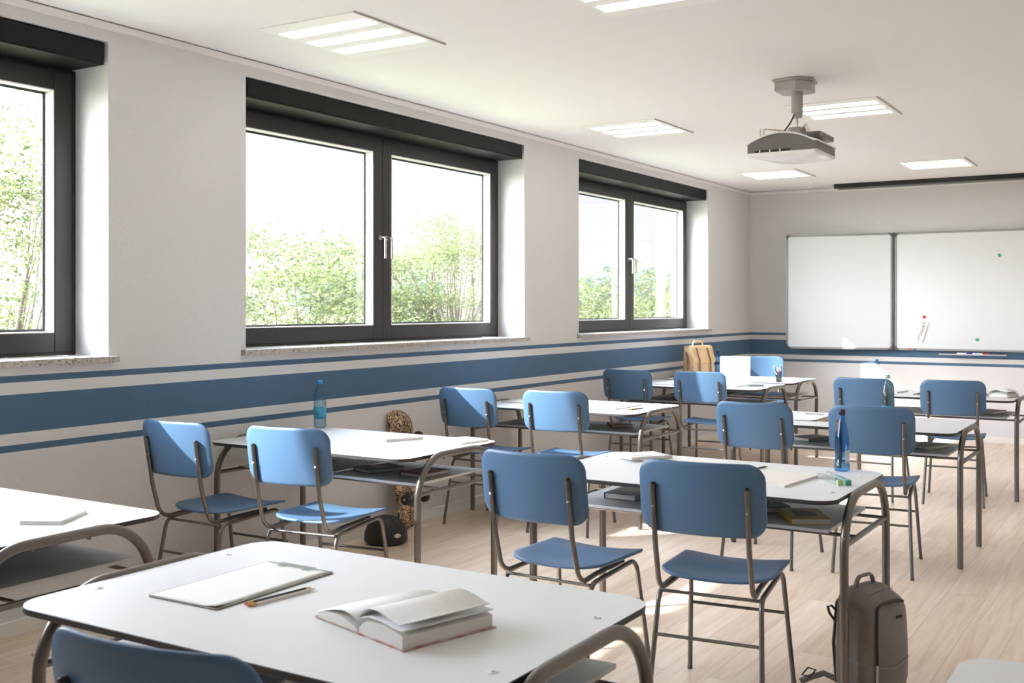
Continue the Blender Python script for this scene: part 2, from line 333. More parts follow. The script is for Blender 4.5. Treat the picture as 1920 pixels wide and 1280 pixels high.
def shell(outline, zf, th, rings=7, top_first=True):
    """closed thin shell from an outline in (u,v); zf(u,v) gives the height; returns verts, faces (third axis = height)"""
    d = []
    for i in range(len(outline)):
        a, b = Vector(outline[i]), Vector(outline[(i+1) % len(outline)]); k = max(1, int((b-a).length/.012))
        d += [tuple(a.lerp(b, q/k)) for q in range(k)]
    outline = d
    n = len(outline); vs = []; fs = []
    ts = [0.0] + [ (k+1)/rings for k in range(rings) ]
    def ring(t, dz, inset=0):
        o = len(vs)
        for (u, v) in outline:
            uu, vv = u*(t-inset), v*(t-inset); vs.append((uu, vv, zf(uu, vv)+dz))
        return o
    c0 = len(vs); vs.append((0, 0, zf(0, 0)+th/2)); prev = None; e = .018
    for t in ts[1:]:
        o = ring(t if t < 1 else 1-e*.6, th/2)
        if prev is None: fs += [(c0, o+i, o+(i+1) % n) for i in range(n)]
        else: fs += [(prev+i, o+i, o+(i+1) % n, prev+(i+1) % n) for i in range(n)]
        prev = o
    for t, dz in ((1-.1*e, th*.28), (1, 0), (1-.1*e, -th*.28), (1-e*.6, -th/2)):
        o = ring(t, dz); fs += [(prev+i, o+i, o+(i+1) % n, prev+(i+1) % n) for i in range(n)]; prev = o
    for t in reversed(ts[1:-1]):
        o = ring(t, -th/2); fs += [(prev+i, o+i, o+(i+1) % n, prev+(i+1) % n) for i in range(n)]; prev = o
    c1 = len(vs); vs.append((0, 0, zf(0, 0)-th/2)); fs += [(prev+i, c1, prev+(i+1) % n) for i in range(n)]
    return vs, fs
def thing(name, label, cat, loc=(0, 0, 0), rz=0, group=None):
    o = bpy.data.objects.new(name, None); COL.objects.link(o); o.empty_display_size = .1
    o.location = loc; o.rotation_euler = (0, 0, rz); o['label'] = label; o['category'] = cat
    if group: o['group'] = group
    return o
def tag(o, label, cat, group=None):
    o['label'] = label; o['category'] = cat
    if group: o['group'] = group
    return o
def struct(o): o['kind'] = 'structure'; return o
CH = {}
def kids(o): return [c for c in bpy.data.objects if c.parent == o]
def copy_tree(root, loc, rz, label, group=None):
    def cp(o, par):
        c = o.copy(); COL.objects.link(c); c.parent = par
        for k in CH[o]: cp(k, c)
        return c
    def reg(o):
        if o not in CH:
            CH[o] = kids(o)
            for k in CH[o]: reg(k)
    reg(root); r = cp(root, None); r.location = loc; r.rotation_euler = (0, 0, rz); r['label'] = label
    if group: r['group'] = group
    return r

# ------------------------------------------------------------------ room shell
RX, RY0, RY1, H = 6.3, -2.6, 12.65, 2.856
WT = .40
WIN = [(.42, 3.43), (4.34, 7.35), (8.265, 11.27)]
ZS, ZT = 1.20, 2.760
struct(MB().box(-.42, RX+.2, RY0-.2, RY1+.2, -.12, 0).build('floor', M['floor']))
struct(MB().box(-.42, RX+.2, RY0-.2, RY1+.2, H, H+.15).build('ceiling', M['ceiling']))
wl = MB(); ys = [RY0-.2] + [y for w_ in WIN for y in w_] + [RY1+.2]
wl.box(-WT, 0, RY0-.2, RY1+.2, 0, ZS); wl.box(-WT, 0, RY0-.2, RY1+.2, ZT, H)
for i in range(0, len(ys), 2): wl.box(-WT, 0, ys[i], ys[i+1], ZS, ZT)
struct(wl.build('wall_left', M['wall']))
struct(MB().box(0, RX, RY1, RY1+.2, 0, H).build('wall_back', M['wall']))
struct(MB().box(RX, RX+.2, RY0-.2, RY1+.2, 0, H).build('wall_right', M['wall']))
struct(MB().box(0, RX, RY0-.2, RY0, 0, H).build('wall_front', M['wall']))
def strip(name, prof, path, m):
    # prof: (offset from wall, z); path along left wall then back wall
    a = MB(); n = len(prof); vs = []
    for i, (x, y, dx, dy) in enumerate(path):
        for o, z in prof: vs.append((x+dx*o, y+dy*o, z))
    fs = []
    for i in range(len(path)-1):
        for k in range(n): k2 = (k+1) % n; fs.append((i*n+k, i*n+k2, (i+1)*n+k2, (i+1)*n+k))
    fs += [tuple(range(n)), tuple((len(path)-1)*n+k for k in reversed(range(n)))]
    a.add(vs, fs, 0, False); return struct(a.build(name, m))
strip('trim_1', [(0, 2.818), (.022, 2.818), (.022, 2.849), (0, 2.849)], [(0, RY0, 1, 0), (0, RY1, 1, -1), (RX, RY1, 0, -1)], M['cornice'])
strip('baseboard_left', [(0, 0), (.014, 0), (.014, .064), (.011, .068), (0, .068)], [(0, RY0, 1, 0), (0, RY1, 1, 0)], M['skirting'])
strip('baseboard_back', [(0, 0), (.014, 0), (.014, .064), (.011, .068), (0, .068)], [(.014, RY1, 0, -1), (RX, RY1, 0, -1)], M['skirting'])

def ring(mb, x0, x1, y0, y1, z0, z1, wd, mi=0, bev=0):
    mb.box(x0, x1, y0, y0+wd, z0, z1, mi, bev); mb.box(x0, x1, y1-wd, y1, z0, z1, mi, bev)
    mb.box(x0, x1, y0+wd, y1-wd, z0, z0+wd, mi, bev); mb.box(x0, x1, y0+wd, y1-wd, z1-wd, z1, mi, bev); return mb
def window(i, y0, y1):
    o = bpy.data.objects.new('window_%d' % i, None); COL.objects.link(o); o.location = (0, y0, ZS); struct(o)
    W = y1-y0; hz = 2.645-ZS; yc = W/2+.01
    ring(MB(), -.325, -.250, .001, W-.001, .03, hz, .042).build('window_frame', M['frame_dark'], o)
    for a, b, hs in ((.030, yc-.002, 1), (yc+.002, W-.030, -1)):
        s = ring(MB(), -.315, -.238, a, b, .046, hz-.016, .096, 0, .004).build('sash', M['frame_dark'], o)
        ring(MB(), -.306, -.2405, a+.0965, b-.0965, .1425, hz-.1125, .006).build('glazing_bead', M['bead'], s)
        ring(MB(), -.312, -.306, a+.0985, b-.0985, .1445, hz-.1145, .016).build('gasket', M['gasket'], s)
        MB().box(-.316, -.310, a+.098, b-.098, .144, hz-.114).build('glass_pane', M['pane'], s)
        hy = (b-.034) if hs > 0 else (a+.034)
        hd = MB(); hd.tube([(-.238, hy, .745), (-.229, hy, .745)], .016, 16)
        hd.tube(fillet([(-.229, hy, .745), (-.185, hy, .745), (-.185, hy, .602)], [.012]), .0085, 10, flat=1.15)
        hd.build('window_handle', M['chrome'], s)
    s = MB().box(-.238, .036, -.035, W+.040, 0.0, .030, 0, .003).build('window_sill', M['stone'], o)
    bx = MB(); bx.box(-.322, -.010, .006, W-.016, hz+.001, 1.5545, 0, .004); bx.box(-.0105, -.007, .022, W-.032, hz+.012, 1.535)
    bx.build('blind_box', M['box_dark'], o)
    return o
for i, (a, b) in enumerate(WIN): window(i+1, a, b)

# ceiling lamps: three lit strips in a flush panel
def lamp(cx, cy, label, proto=[None]):
    if proto[0] is None:
        t = thing('ceiling_light', label, 'ceiling light', (cx, cy, H), 0, 'recessed ceiling lights')
        h = MB(); h.box(-.31, .31, -.365, .365, -.006, 0, 0, .002); h.build('panel', M['panel_grey'], t)
        MB().box(.3105, .3165, -.37, .37, -.009, 0).build('edge_strip', M['mount_grey'], t)
        for k in (-1, 0, 1):
            d = MB(); n_ = 16
            for q in range(n_): x0 = -.275+.55*q/n_; d.box(x0+.0012, x0+.55/n_-.0012, k*.2-.052, k*.2+.052, -.0085, -.006)
            d.build('diffuser', M['lamp'], t)
        proto[0] = t; return t
    return copy_tree(proto[0], (cx, cy, H), 0, label, 'recessed ceiling lights')
lamp(.84, 4.27, 'large lit ceiling light nearest the camera, above the middle window')
lamp(2.43, 4.27, 'lit ceiling light cut off by the top edge of the photo')
lamp(.84, 7.67, 'lit ceiling light left of the projector, near the pier between the two far windows')
lamp(2.43, 7.67, 'lit ceiling light partly behind the projector mount pole')
lamp(.84, 11.05, 'small lit ceiling light by the back corner, left of the projector screen')
lamp(2.43, 11.05, 'small lit ceiling light in front of the projection screen slot')
for cx, cy, w_ in ((4.9, 4.27, 'right of the camera, level with the middle window'), (4.9, 7.67, 'near the right wall, level with the projector'), (4.9, 11.05, 'near the right wall, just before the whiteboard'),
        (.84, .9, 'above the desk at the left edge of the photo'), (2.43, .9, 'above the desk with the big open book'), (4.9, .9, 'straight above the camera')):
    lamp(cx, cy, 'lit ceiling light '+w_+', out of view')

# projection screen in the ceiling
t = thing('projection_screen', 'rolled up projection screen in a long narrow slot at the ceiling above the whiteboard', 'projection screen', (1.11, 12.36, H))
MB().box(0, 2.9, -.085, .0, -.050, 0, 0, .003).build('housing', M['black_gloss'], t)
MB().box(.03, 2.87, .0, .045, -.060, 0, 0, .003).build('bottom_bar', M['alu'], t)
MB().box(-.02, 2.92, .045, .060, -.075, 0, 0, .002).build('cover_strip', M['cornice'], t)

# ------------------------------------------------------------------ whiteboard
def panel(parent, wd, ht, name='panel'):
    # origin lower left corner, front faces -y
    p = MB().box(.018, wd-.018, -.012, .006, .018, ht-.018).build(name, M['board_white'], parent)
    f = MB(); f.box(.018, wd-.018, -.02, .01, 0, .022, 0, .003); f.box(.018, wd-.018, -.02, .01, ht-.022, ht, 0, .003)
    f.box(0, .022, -.0195, .0095, .018, ht-.018, 0, .003); f.box(wd-.022, wd, -.0195, .0095, .018, ht-.018, 0, .003); f.build('frame', M['alu'], p)
    for sx in (0, 1):
        for sz in (0, 1):
            c = MB(); a = (sx*wd, sz*ht); dx = 1-2*sx; dz = 1-2*sz
            poly = [(a[0], a[1]), (a[0]+dx*.055, a[1]), (a[0]+dx*.028, a[1]+dz*.028), (a[0], a[1]+dz*.055)]
            if dx*dz < 0: poly = poly[::-1]
            c.prism(poly, 0, .034); c.v = [(v[0], -.024+v[2], v[1]) for v in c.v]; c.f = [tuple(reversed(f)) for f in c.f]
            c.build('corner_cap', M['alu_dark'], p)
    return p
wb = thing('whiteboard', 'large white magnetic board with grey aluminium frame on the back wall', 'whiteboard', (1.705, 12.60, .985))
panel(wb, 2.45, 1.318, 'main_panel')
wing = panel(wb, 1.17, 1.318, 'side_panel'); wing.location = (-.02, -.015, 0)
# the wing is hinged slightly forward at its free edge
for c in [wing]: c.matrix_local = Matrix.Translation((-.02, -.02, 0)) @ Matrix.Rotation(R(9.5), 4, 'Z') @ Matrix.Translation((-1.17, 0, 0))
hg = MB(); hg.box(-.016, .0, -.03, -.008, .0, 1.318, 0, .002); hg.build('hinge', M['alu_dark'], wb)
mt = MB(); mt.box(.3, .4, .0105, .046, .2, .3); mt.box(2.0, 2.1, .0105, .046, .2, .3); mt.box(.3, .4, .0105, .046, 1.0, 1.1); mt.build('wall_bracket', M['alu'], wb)
lg = MB()
for k in range(3): lg.lathe([(.0, 0), (.012, 0), (.012, .001), (0, .001)], 14, k)
lgo = MB(); 
for k in range(3):
    q = MB().lathe([(.012, 0), (.012, .0012)], 14, k); q.v = [(v[0]+.165+k*.03, -.0205-v[2], v[1]+.011) for v in q.v]; lgo.add(q.v, [tuple(f) for f in q.f], k, False)
lgo.m = sum([[k]*((len(lgo.f))//3) for k in range(3)], [])
lgo.build('round_marks', [mat('red mark', (.6, .03, .03), .4), mat('green mark', (.03, .4, .08), .4), mat('blue mark', (.04, .06, .5), .4)], wb)
def magnet(x, z, col, label):
    m = MB().lathe([(.0, 0), (.015, 0), (.017, .003), (.0165, .008), (.013, .010), (0, .010)], 18)
    m.v = [(v[0], -v[2], v[1]) for v in m.v]
    tag(m.build('magnet', mat('magnet '+col, {'green': (.01, .40, .13), 'red': (.62, .01, .03)}[col], .35), None, (x, 12.587, z)), label, 'magnet', 'round magnets on the whiteboard')
magnet(2.789, 2.023, 'green', 'round green magnet high on the main whiteboard panel')
magnet(2.021, 1.357, 'red', 'round red magnet above the white paper clip on the whiteboard')
magnet(2.566, 1.114, 'green', 'round green magnet just above the pen tray on the whiteboard')
cl_ = MB(); P_ = []
for k in range(25): a = math.pi*k/24; P_.append((.034*math.cos(a), 0, .085+.034*math.sin(a)))
P_ += [(-.034, 0, -.075)] + [(-.034+.028-.028*math.cos(math.pi*k/16), 0, -.085-.028*math.sin(math.pi*k/16)) for k in range(17)]
P_ += [(.022, 0, .06)] + [(.022-.021+.021*math.cos(math.pi*k/12), 0, .062+.021*math.sin(math.pi*k/12)) for k in range(13)] + [(-.02, 0, -.04)]
cl_.tube(P_, .0055, 8)
tag(cl_.build('paper_clip', M['white_plastic'], None, (2.012, 12.5805, 1.19), (0, R(17), 0)), 'giant white paper clip magnet stuck on the whiteboard below a red magnet', 'paper clip')
pt = thing('pen_tray', 'narrow aluminium pen tray under the main whiteboard panel', 'pen tray', (2.19, 12.5785, .945))
a = MB(); a.box(0, .68, -.075, 0, 0, .008, 0, .002); a.box(0, .68, -.078, -.070, 0, .013, 0, .002); a.build('tray', mat('pen tray metal', (.50, .48, .46), .4, .4), pt)
MB().box(.672, .68, -.0775, 0, .001, .020, 0, .001).build('end_cap', M['alu_dark'], pt)
def marker(x, col, label):
    t = thing('marker_pen', label, 'marker', (x, 12.535, .962), 0, 'marker pens in the pen tray')
    b = MB().tube([(0, 0, 0), (.10, 0, 0)], .0085, 12).build('barrel', M['white_plastic'], t)
    MB().tube([(.1, 0, 0), (.155, 0, 0), (.157, 0, 0)], [.0105, .0105, .009], 12).build('cap', col, t)
    return t
marker(2.37, mat('marker blue', (.02, .03, .35), .35), 'whiteboard marker with blue cap in the pen tray')
marker(2.53, mat('marker red', (.6, .01, .02), .35), 'whiteboard marker with red cap in the pen tray')

# ------------------------------------------------------------------ projector
pj = thing('projector', 'grey ceiling projector with arched top and white bulging underside on a short pole', 'projector', (2.45, 6.52, H))
mb = MB(); 
for k, (s_, z0, z1) in enumerate(((1.0, -.018, 0), (.9, -.075, -.018))):
    poly = [(-.125*s_, -.045*s_), (.03*s_, -.075*s_), (.11*s_, .02*s_), (.09*s_, .17*s_), (-.03*s_, .2*s_), (-.125*s_, .14*s_)]
    mb.prism(poly, z0, z1, bev=.006)
mb.xf(Matrix.Translation((0, -.05, 0))).build('ceiling_plate', M['mount_grey'], pj)
mb = MB(); mb.tube([(0, 0, -.07), (0, 0, -.205)], .036, 8); mb.tube([(0.005, 0, -.2), (.005, 0, -.232)], .026, 8); mb.build('pole', M['mount_grey'], pj)
MB().tube([(0, 0, -.23), (0, 0, -.245), (0, 0, -.255), (0, 0, -.27), (0, 0, -.30)], [.005, .006, .011, .006, .005], 10).build('rod', M['chrome'], pj)
MB().lathe([(0, -.375), (.055, -.375), (.055, -.305), (.048, -.293), (0, -.293)], 20).build('hub', M['mount_grey'], pj)
def pj_outline(s=1.0, n=22):
    pts = [(-.165, -.42), (.24, -.42), (.235, -.02)]
    for k in range(1, n): # curved front from the far right corner back to the near left corner
        a = k/n; x = .235*(1-a)+(-.165)*a; y = -.02*(1-a)+(-.42)*a
        nx, ny = -.70, .70; b = math.sin(math.pi*a); x += nx*.16*b*1.0 + .02*b; y += ny*.40*b*.8; pts.append((x, y))
    pts = pts[:1]+[(-.165+.405*k/18, -.42) for k in range(1, 18)]+pts[1:]
    c = (.02, -.2); return [(c[0]+(p[0]-c[0])*s, c[1]+(p[1]-c[1])*s) for p in pts]
def arch_z(x): return -.375 - .060*min(1, ((x-.03)/.20)**2)
ol = pj_outline(); n = len(ol); vs = [(p[0], p[1], -.496) for p in ol] + [(p[0], p[1], arch_z(p[0])-.008) for p in ol]
b_ = MB(); b_.add(vs, [(i, (i+1) % n, n+(i+1) % n, n+i) for i in range(n)], 0, False)
b_.build('body', M['projector_grey'], pj)
ol2 = pj_outline(1.03); g = MB(); cx = (.03, -.2)
tv, tf = [], []
rings_ = [0.0001, .35, .7, 1.0]
for t_ in rings_:
    for p in ol2: x = cx[0]+(p[0]-cx[0])*t_; y = cx[1]+(p[1]-cx[1])*t_; tv.append((x, y, arch_z(x)))
for p in ol2: tv.append((p[0], p[1], arch_z(p[0])-.009))
for p in ol: tv.append((cx[0]+(p[0]-cx[0])*.1, cx[1]+(p[1]-cx[1])*.1, arch_z(cx[0]+(p[0]-cx[0])*.1)-.009))
for r_ in range(5):
    for i in range(n): j = (i+1) % n; tf.append((r_*n+i, r_*n+j, (r_+1)*n+j, (r_+1)*n+i))
g.add(tv, tf, 0, False); g.build('top_cover', M['cornice'], pj)
bt = MB(); bv, bf = [], []
prof = [(1.02, -.490), (1.03, -.497), (.96, -.508), (.8, -.516), (.5, -.524), (.0001, -.528)]
for s_, z in prof:
    for p in ol: x = cx[0]+(p[0]-cx[0])*s_; y = cx[1]+(p[1]-cx[1])*s_; bv.append((x, y, z))
for r_ in range(len(prof)-1):
    for i in range(n): j = (i+1) % n; bf.append((r_*n+i, (r_+1)*n+i, (r_+1)*n+j, r_*n+j))
bt.add(bv, bf, 0, True); bt.build('underside', mat('projector white', (.85, .85, .84), .25), pj)
vt = MB(); vt.box(-.12, .09, -.4235, -.419, -.496, -.476); vt.build('vent_slot', M['black_gloss'], pj)
for x in (-.09, -.03, .03): MB().box(x-.003, x+.003, -.427, -.4236, -.497, -.474).build('vent_rib', M['cornice'], pj)
MB().box(.03, .20, -.20, .10, -.385, -.352, 0, .012).build('top_box', M['projector_grey'], pj)
for pts in ([(-.04, -.03, -.316), (-.14, -.2, -.316), (-.143, -.205, -.40)], [(.04, -.03, -.31), (.09, -.10, -.285), (.095, -.11, -.385)]):
    MB().tube(fillet(pts, [.01]), .004, 8).build('bracket_arm', M['chrome'], pj)
for p in ((-.15, -.24), (.105, -.15), (.12, -.16)): MB().tube([(*p, -.41), (*p, -.325)], .005, 8).build('bracket_pin', M['chrome'], pj)
cb = [Vector((-.012, -.02, -.215)).lerp(Vector((-.075, -.16, -.375)), k/10)+Vector((.015, 0, 0))*math.sin(k/10*math.pi) for k in range(11)]
MB().tube(cb, .0045, 8).build('cable', M['black_gloss'], pj)
MB().tube([(-.15, -.19, -.385), (-.19, -.22, -.385), (-.205, -.24, -.40), (-.2, -.25, -.42)], .0045, 8).build('plug_cable', M['black_gloss'], pj)

# ------------------------------------------------------------------ desk
HW, HD, TZ = .648, .425, .763
def make_desk(label, loc):
    t = thing('school_desk', label, 'desk', loc, 0, 'school desks')
    tp = MB(); tp.prism(rrect(HW*2, HD*2, .085, 8), TZ-.016, TZ, 0, 1, .0015); tp.build('tabletop', [M['edge'], M['laminate']], t)
    for x in (-.589, .589):
        for y in (-.215, .215):
            b = MB().lathe([(.0125, TZ-.0005), (.0125, TZ+.0006), (.0115, TZ+.0014), (0, TZ+.0014)], 18, 0, (x, y, 0)); b.build('bolt', M['white_plastic'], t)
            MB().lathe([(.0042, TZ+.0013), (.0042, TZ+.0019), (0, TZ+.0019)], 10, 0, (x, y, 0)).build('bolt_socket', M['metal'], t)
    for s in (-1, 1):
        X = s*(HW+.0165)
        pts = fillet([(X, -.33, 0), (X, -.33, .757), (X, .33, .757), (X, .33, 0)], [.20, .20], 14)
        f = MB(); f.tube(pts, .0165, 14); fr = f.build('end_frame', M['metal'], t)
        MB().tube([(X, -.315, .588), (X, .315, .588)], .011, 10).build('crossbar', M['metal'], fr)
        for y in (-.33, .33): MB().tube([(X-s*.0, y-.018*(1 if y < 0 else -1), .62), (X, y-.0155*(1 if y < 0 else -1), .62)], .005, 8).build('rivet', M['chrome'], fr)
        for y in (-.1, .1): MB().tube([(X-s*.012, y, .735), (X-s*.06, y, .742)], .006, 8).build('lug', M['metal'], fr)
    for y in (-.17, .27): MB().tube([(-(HW+.0165), y, .5965), (HW+.0165, y, .5965)], .007, 8).build('rail', M['metal'], t)
    return t
def add_trays(t):
    for s in (-1, 1):
        a = MB(); x0, x1 = (.012, .577) if s > 0 else (-.577, -.012); a.box(x0, x1, -.222, .345, .6075, .6205, 0, .0015); a.build('tray', M['tray'], t)
DL, DM = .745, 2.727
DESKS = dict(A=(DM-.004, 1.97), G=(.845, 2.105), C=(DL, 4.385), B=(DM, 4.345), D=(DL, 6.825), F=(DM, 6.80), H=(DL, 9.27), I=(DM, 9.25), T=(.752, 10.20), J=(4.715, 1.93))
LAB = dict(A='large white school desk in the foreground with the open book on it',
  G='white school desk at the left edge of the photo with one notebook',
  C='white school desk beside the skateboard, with a blue capped bottle on it',
  B='white school desk with the tall blue glass bottle and two acrylic sticks',
  D='white desk by the left wall, third from the front, with a clipboard and two pencils',
  F='white school desk with the pale green bottle, in the middle row',
  H='white desk touching the teacher table, with a grey eraser stick on it',
  I='furthest white desk of the middle row, with an open book near its right end',
  T='white teacher table at the back carrying the laptop, pencil cup and tan satchel',
  J='white desk of which only one rounded corner shows at the bottom right')
desk0 = make_desk(LAB['A'], (*DESKS['A'], 0)); add_trays(desk0)
for k in 'GCBDFHITJ': copy_tree(desk0, (*DESKS[k], 0), 0, LAB[k], 'school desks')

# ------------------------------------------------------------------ chair
def make_chair(label, loc, rz):
    t = thing('school_chair', label, 'chair', loc, rz, 'blue school chairs')
    # seat
    ol = rrect(.42, .425, .06, 8, rs=[.05, .05, .105, .105])
    def zs(u, v):
        a = abs(u)/.21; z = .010*a**2*(1.15-v/.5)
        if v > .08: z += -.012*((v-.08)/.13)**2 + .009*a**2*min(1, (v-.08)/.10)**2
        z += -.012*math.exp(-((v+.05)/.1)**2)*(1-a**2); return z
    vs, fs = shell(ol, zs, .011, 12)
    s = MB(); s.add([(v[0], v[1]+.032, v[2]+.483) for v in vs], fs, 0, True); s.build('seat', M['blue'], t)
    # backrest: curved about the vertical axis, leaning back
    ol = rrect(.452, .262, .062, 8)
    vs, fs = shell(ol, lambda u, v: .86*u*u + .25*v*v, .012, 9)
    b = MB(); tilt = .16
    b.add([(v[0], -.338 + v[2] - v[1]*tilt, .802 + v[1]) for v in vs], [tuple(reversed(f)) for f in fs], 0, True); bk = b.build('backrest', M['blue'], t)
    for s_ in (-1, 1):
        X = .168*s_
        up = fillet([(X, -.336, .846), (X*1.0, -.300, .62), (X*1.01, -.248, .449), (X*.95, -.10, .4555), (X*.93, .13, .459)], [.35, .075, .3], 8)
        u = MB().tube(up, .0098, 12); uo = u.build('upright', M['metal'], t)
        MB().lathe([(.0099, 0), (.0099, .004), (.006, .0075), (0, .0075)], 12, 0, (X, -.3363, .8445)).build('end_cap', M['black_rubber'], uo)
        MB().tube([(X, -.3325, .764), (X, -.337, .765)], .0045, 8).build('rivet', M['chrome'], uo)
        lg = fillet([(.208*s_, -.277, 0), (.186*s_, -.195, .437), (.180*s_, .20, .455), (.208*s_, .277, 0)], [.055, .055], 8)
        for half, nm in ((0, 'leg'), (1, 'leg')):
            k = len(lg)//2; seg = lg[:k] if half == 0 else lg[k-1:]
            l = MB().tube(seg, .0095, 12).build(nm, M['metal'], t)
            z0 = seg[0] if half == 0 else seg[-1]; MB().lathe([(.0104, .0005), (.0104, .012), (.0096, .014)], 12, 0, (z0[0], z0[1]+(.002 if z0[1] < 0 else -.002), 0)).build('foot_cap', M['metal'], l)
    for y, z, x in ((-.188, .432, .182), (-.224, .28, .19), (.249, .28, .19)):
        MB().tube([(-x, y, z), (x, y, z)], .0065, 8).build('stretcher', M['metal'], t)
    return t
CHL = (2.400-DM, .3, -.7)
LC = {'C1': ('blue chair nearest the left wall, half in sun, its back crossed by a diagonal shadow', .403, 3.800, .3),
 'C2': ('sunlit blue chair in front of the desk with the blue capped bottle', .997, 3.885, 7.5),
 'B1': ('left one of the two big blue chairs at the desk with the blue glass bottle', 2.396, 3.755, -.7),
 'B2': ('largest fully visible blue chair, right of its pair, near the grey backpack', 2.984, 3.858, 6.3),
 'D1': ('blue chair behind the skateboard against the wall, half in sunlight', .405, 6.245, .8),
 'D2': ('bright sunlit blue chair in front of the clipboard desk by the wall', .992, 6.326, 8.0),
 'H1': ('shaded blue chair left of the pair in front of the tan satchel', .385, 8.70, 3.0),
 'H2': ('light blue chair that stands in front of the satchel and laptop', 1.005, 8.775, 5.0),
 'F1': ('blue chair whose back hides the left end of the green bottle desk', 2.400, 6.205, -1.5),
 'F2': ('blue chair seen right behind the blue glass bottle', 2.980, 6.305, 6.6),
 'I1': ('blue chair mostly hidden behind the chair back at the green bottle', 2.405, 8.66, -1.5),
 'I2': ('right hand blue chair of the furthest middle desk, below the pen tray', 2.985, 8.75, 6.3),
 'A1': ('blue chair cut off by the bottom edge at the lower left', 2.985, 1.490, 6.3),
 'T1': ('blue teacher chair facing the class behind the laptop table', .74, 11.06, 207)}
first = None
for k in ('C1', 'C2', 'B1', 'B2', 'D1', 'D2', 'H1', 'H2', 'F1', 'F2', 'I1', 'I2', 'A1', 'T1'):
    l, x, y, a = LC[k]
    if first is None: first = make_chair(l, (x, y, 0), R(a))
    else: copy_tree(first, (x, y, 0), R(a), l, 'blue school chairs')

# ------------------------------------------------------------------ small things
TOP = TZ + .0003
TR = .6208
def book(loc, wd, ln, th, col, rz, label, emblem=None, ecol=(.6, .55, .45), group='textbooks in the desk trays', name='textbook'):
    t = thing(name, label, 'book', loc, R(rz), group)
    c = MB(); c.box(-wd/2, wd/2, -ln/2, ln/2, 0, .0022); c.box(-wd/2, wd/2, -ln/2, ln/2, th-.0022, th); c.box(-wd/2, -wd/2+.0025, -ln/2, ln/2, .0022, th-.0022)
    cv = c.build('cover', mat('book cover', col, .4), t)
    MB().box(-wd/2+.003, wd/2-.004, -ln/2+.004, ln/2-.004, .0024, th-.0024).build('pages', M['page_block'], t)
    if emblem == 'oval': MB().prism([(.055*math.cos(a*.3142), .042*math.sin(a*.3142)) for a in range(20)], th, th+.0006).build('cover_print', mat('cover print', ecol, .5, var=(60, (.35, .12, .08))), cv)
    if emblem == 'rect': MB().prism(rrect(.085, .10, .004, 3), th, th+.0006).build('cover_print', mat('cover print', ecol, .5, var=(50, (.22, .20, .16))), cv)
    return t
book((.905, 4.395, TR), .155, .215, .021, (.012, .10, .055), -22, 'dark green textbook with an oval print, beside the dark red one in the tray', 'oval')
book((1.19, 4.41, TR), .155, .21, .021, (.20, .018, .016), -4, 'dark red textbook in the tray of the bottle desk by the wall', 'rect', (.45, .42, .38))
book((.40, 4.47, TR), .155, .215, .02, (.02, .05, .09), 10, 'dark blue textbook deep in the tray behind the sunlit chair', 'rect')
book((2.345, 4.385, TR), .15, .215, .027, (.030, .065, .095), 1, 'slate blue textbook with a gold picture between the two big chairs', 'rect', (.45, .40, .30))
book((2.955, 4.42, TR), .15, .21, .026, (.015, .075, .13), 38, 'blue textbook in the tray, just left of the yellow textbook', 'rect')
book((3.165, 4.28, TR), .155, .225, .024, (.50, .36, .03), 30, 'yellow textbook in the tray of the desk with the blue glass bottle', 'rect', (.30, .30, .32))
book((1.05, 6.93, TR), .155, .21, .021, (.30, .11, .045), 35, 'rust orange textbook in the tray of the clipboard desk by the wall', 'rect')
book((.42, 6.95, TR), .155, .21, .021, (.16, .10, .05), 5, 'dark brown textbook in the left tray between the two chairs by the wall', None)
book((2.44, 6.87, TR), .155, .215, .022, (.012, .06, .04), -28, 'dark green textbook with a faint oval print under the middle clipboard desk', 'oval', (.35, .28, .22))
book((3.14, 6.85, TR), .155, .215, .022, (.22, .22, .02), -20, 'olive yellow textbook in the right tray of the green bottle desk', 'rect', (.25, .25, .12))
book((3.15, 9.36, TR), .155, .21, .022, (.16, .012, .02), -22, 'dark crimson textbook in the tray of the furthest middle desk', 'rect', (.3, .2, .2))
book((.56, 9.30, TR), .155, .21, .026, (.02, .03, .06), 4, 'navy textbook in the shade between the two chairs before the satchel', None)

def notebook(loc, wd, ln, th, rz, label, group='white notebooks on the desktops', cov='sketch_cover', side='page_block'):
    t = thing('notebook', label, 'notebook', loc, R(rz), group)
    MB().box(-wd/2+.001, wd/2-.001, -ln/2+.001, ln/2-.001, .0012, th-.0012).build('pages', M[side], t)
    c = MB(); c.box(-wd/2, wd/2, -ln/2, ln/2, 0, .0011); c.box(-wd/2, wd/2, -ln/2, ln/2, th-.0011, th); c.build('cover', M[cov], t); return t
notebook((1.250, 2.252, TOP), .137, .205, .013, 30, 'white notebook with a grey sketch on its cover, on the left edge desk')
notebook((.895, 4.575, TOP), .15, .215, .014, -27, 'white notebook on the bottle desk, the one nearer the bottle')
notebook((1.245, 4.675, TOP), .175, .20, .012, -12, 'white notebook at the right corner of the bottle desk by the wall')
notebook((2.325, 4.610, TOP), .145, .21, .010, -13, 'lower white notebook of the pair stacked on the desk between the big chairs')
notebook((2.318, 4.575, TOP+.0103), .15, .205, .012, -34, 'upper sketch covered notebook, twisted on top of the other notebook')
notebook((3.03, 4.315, TOP), .235, .33, .009, -6, 'large cream drawing pad beside the acrylic sticks', 'white notebooks on the desktops', 'paper_cream', 'paper_cream')
notebook((1.06, 9.22, TOP), .16, .24, .010, -4, 'white notebook beside the grey eraser stick on the desk before the laptop')
notebook((2.42, 9.28, TOP), .15, .22, .012, -12, 'light notebook on the furthest middle desk, its dark edge toward the camera')

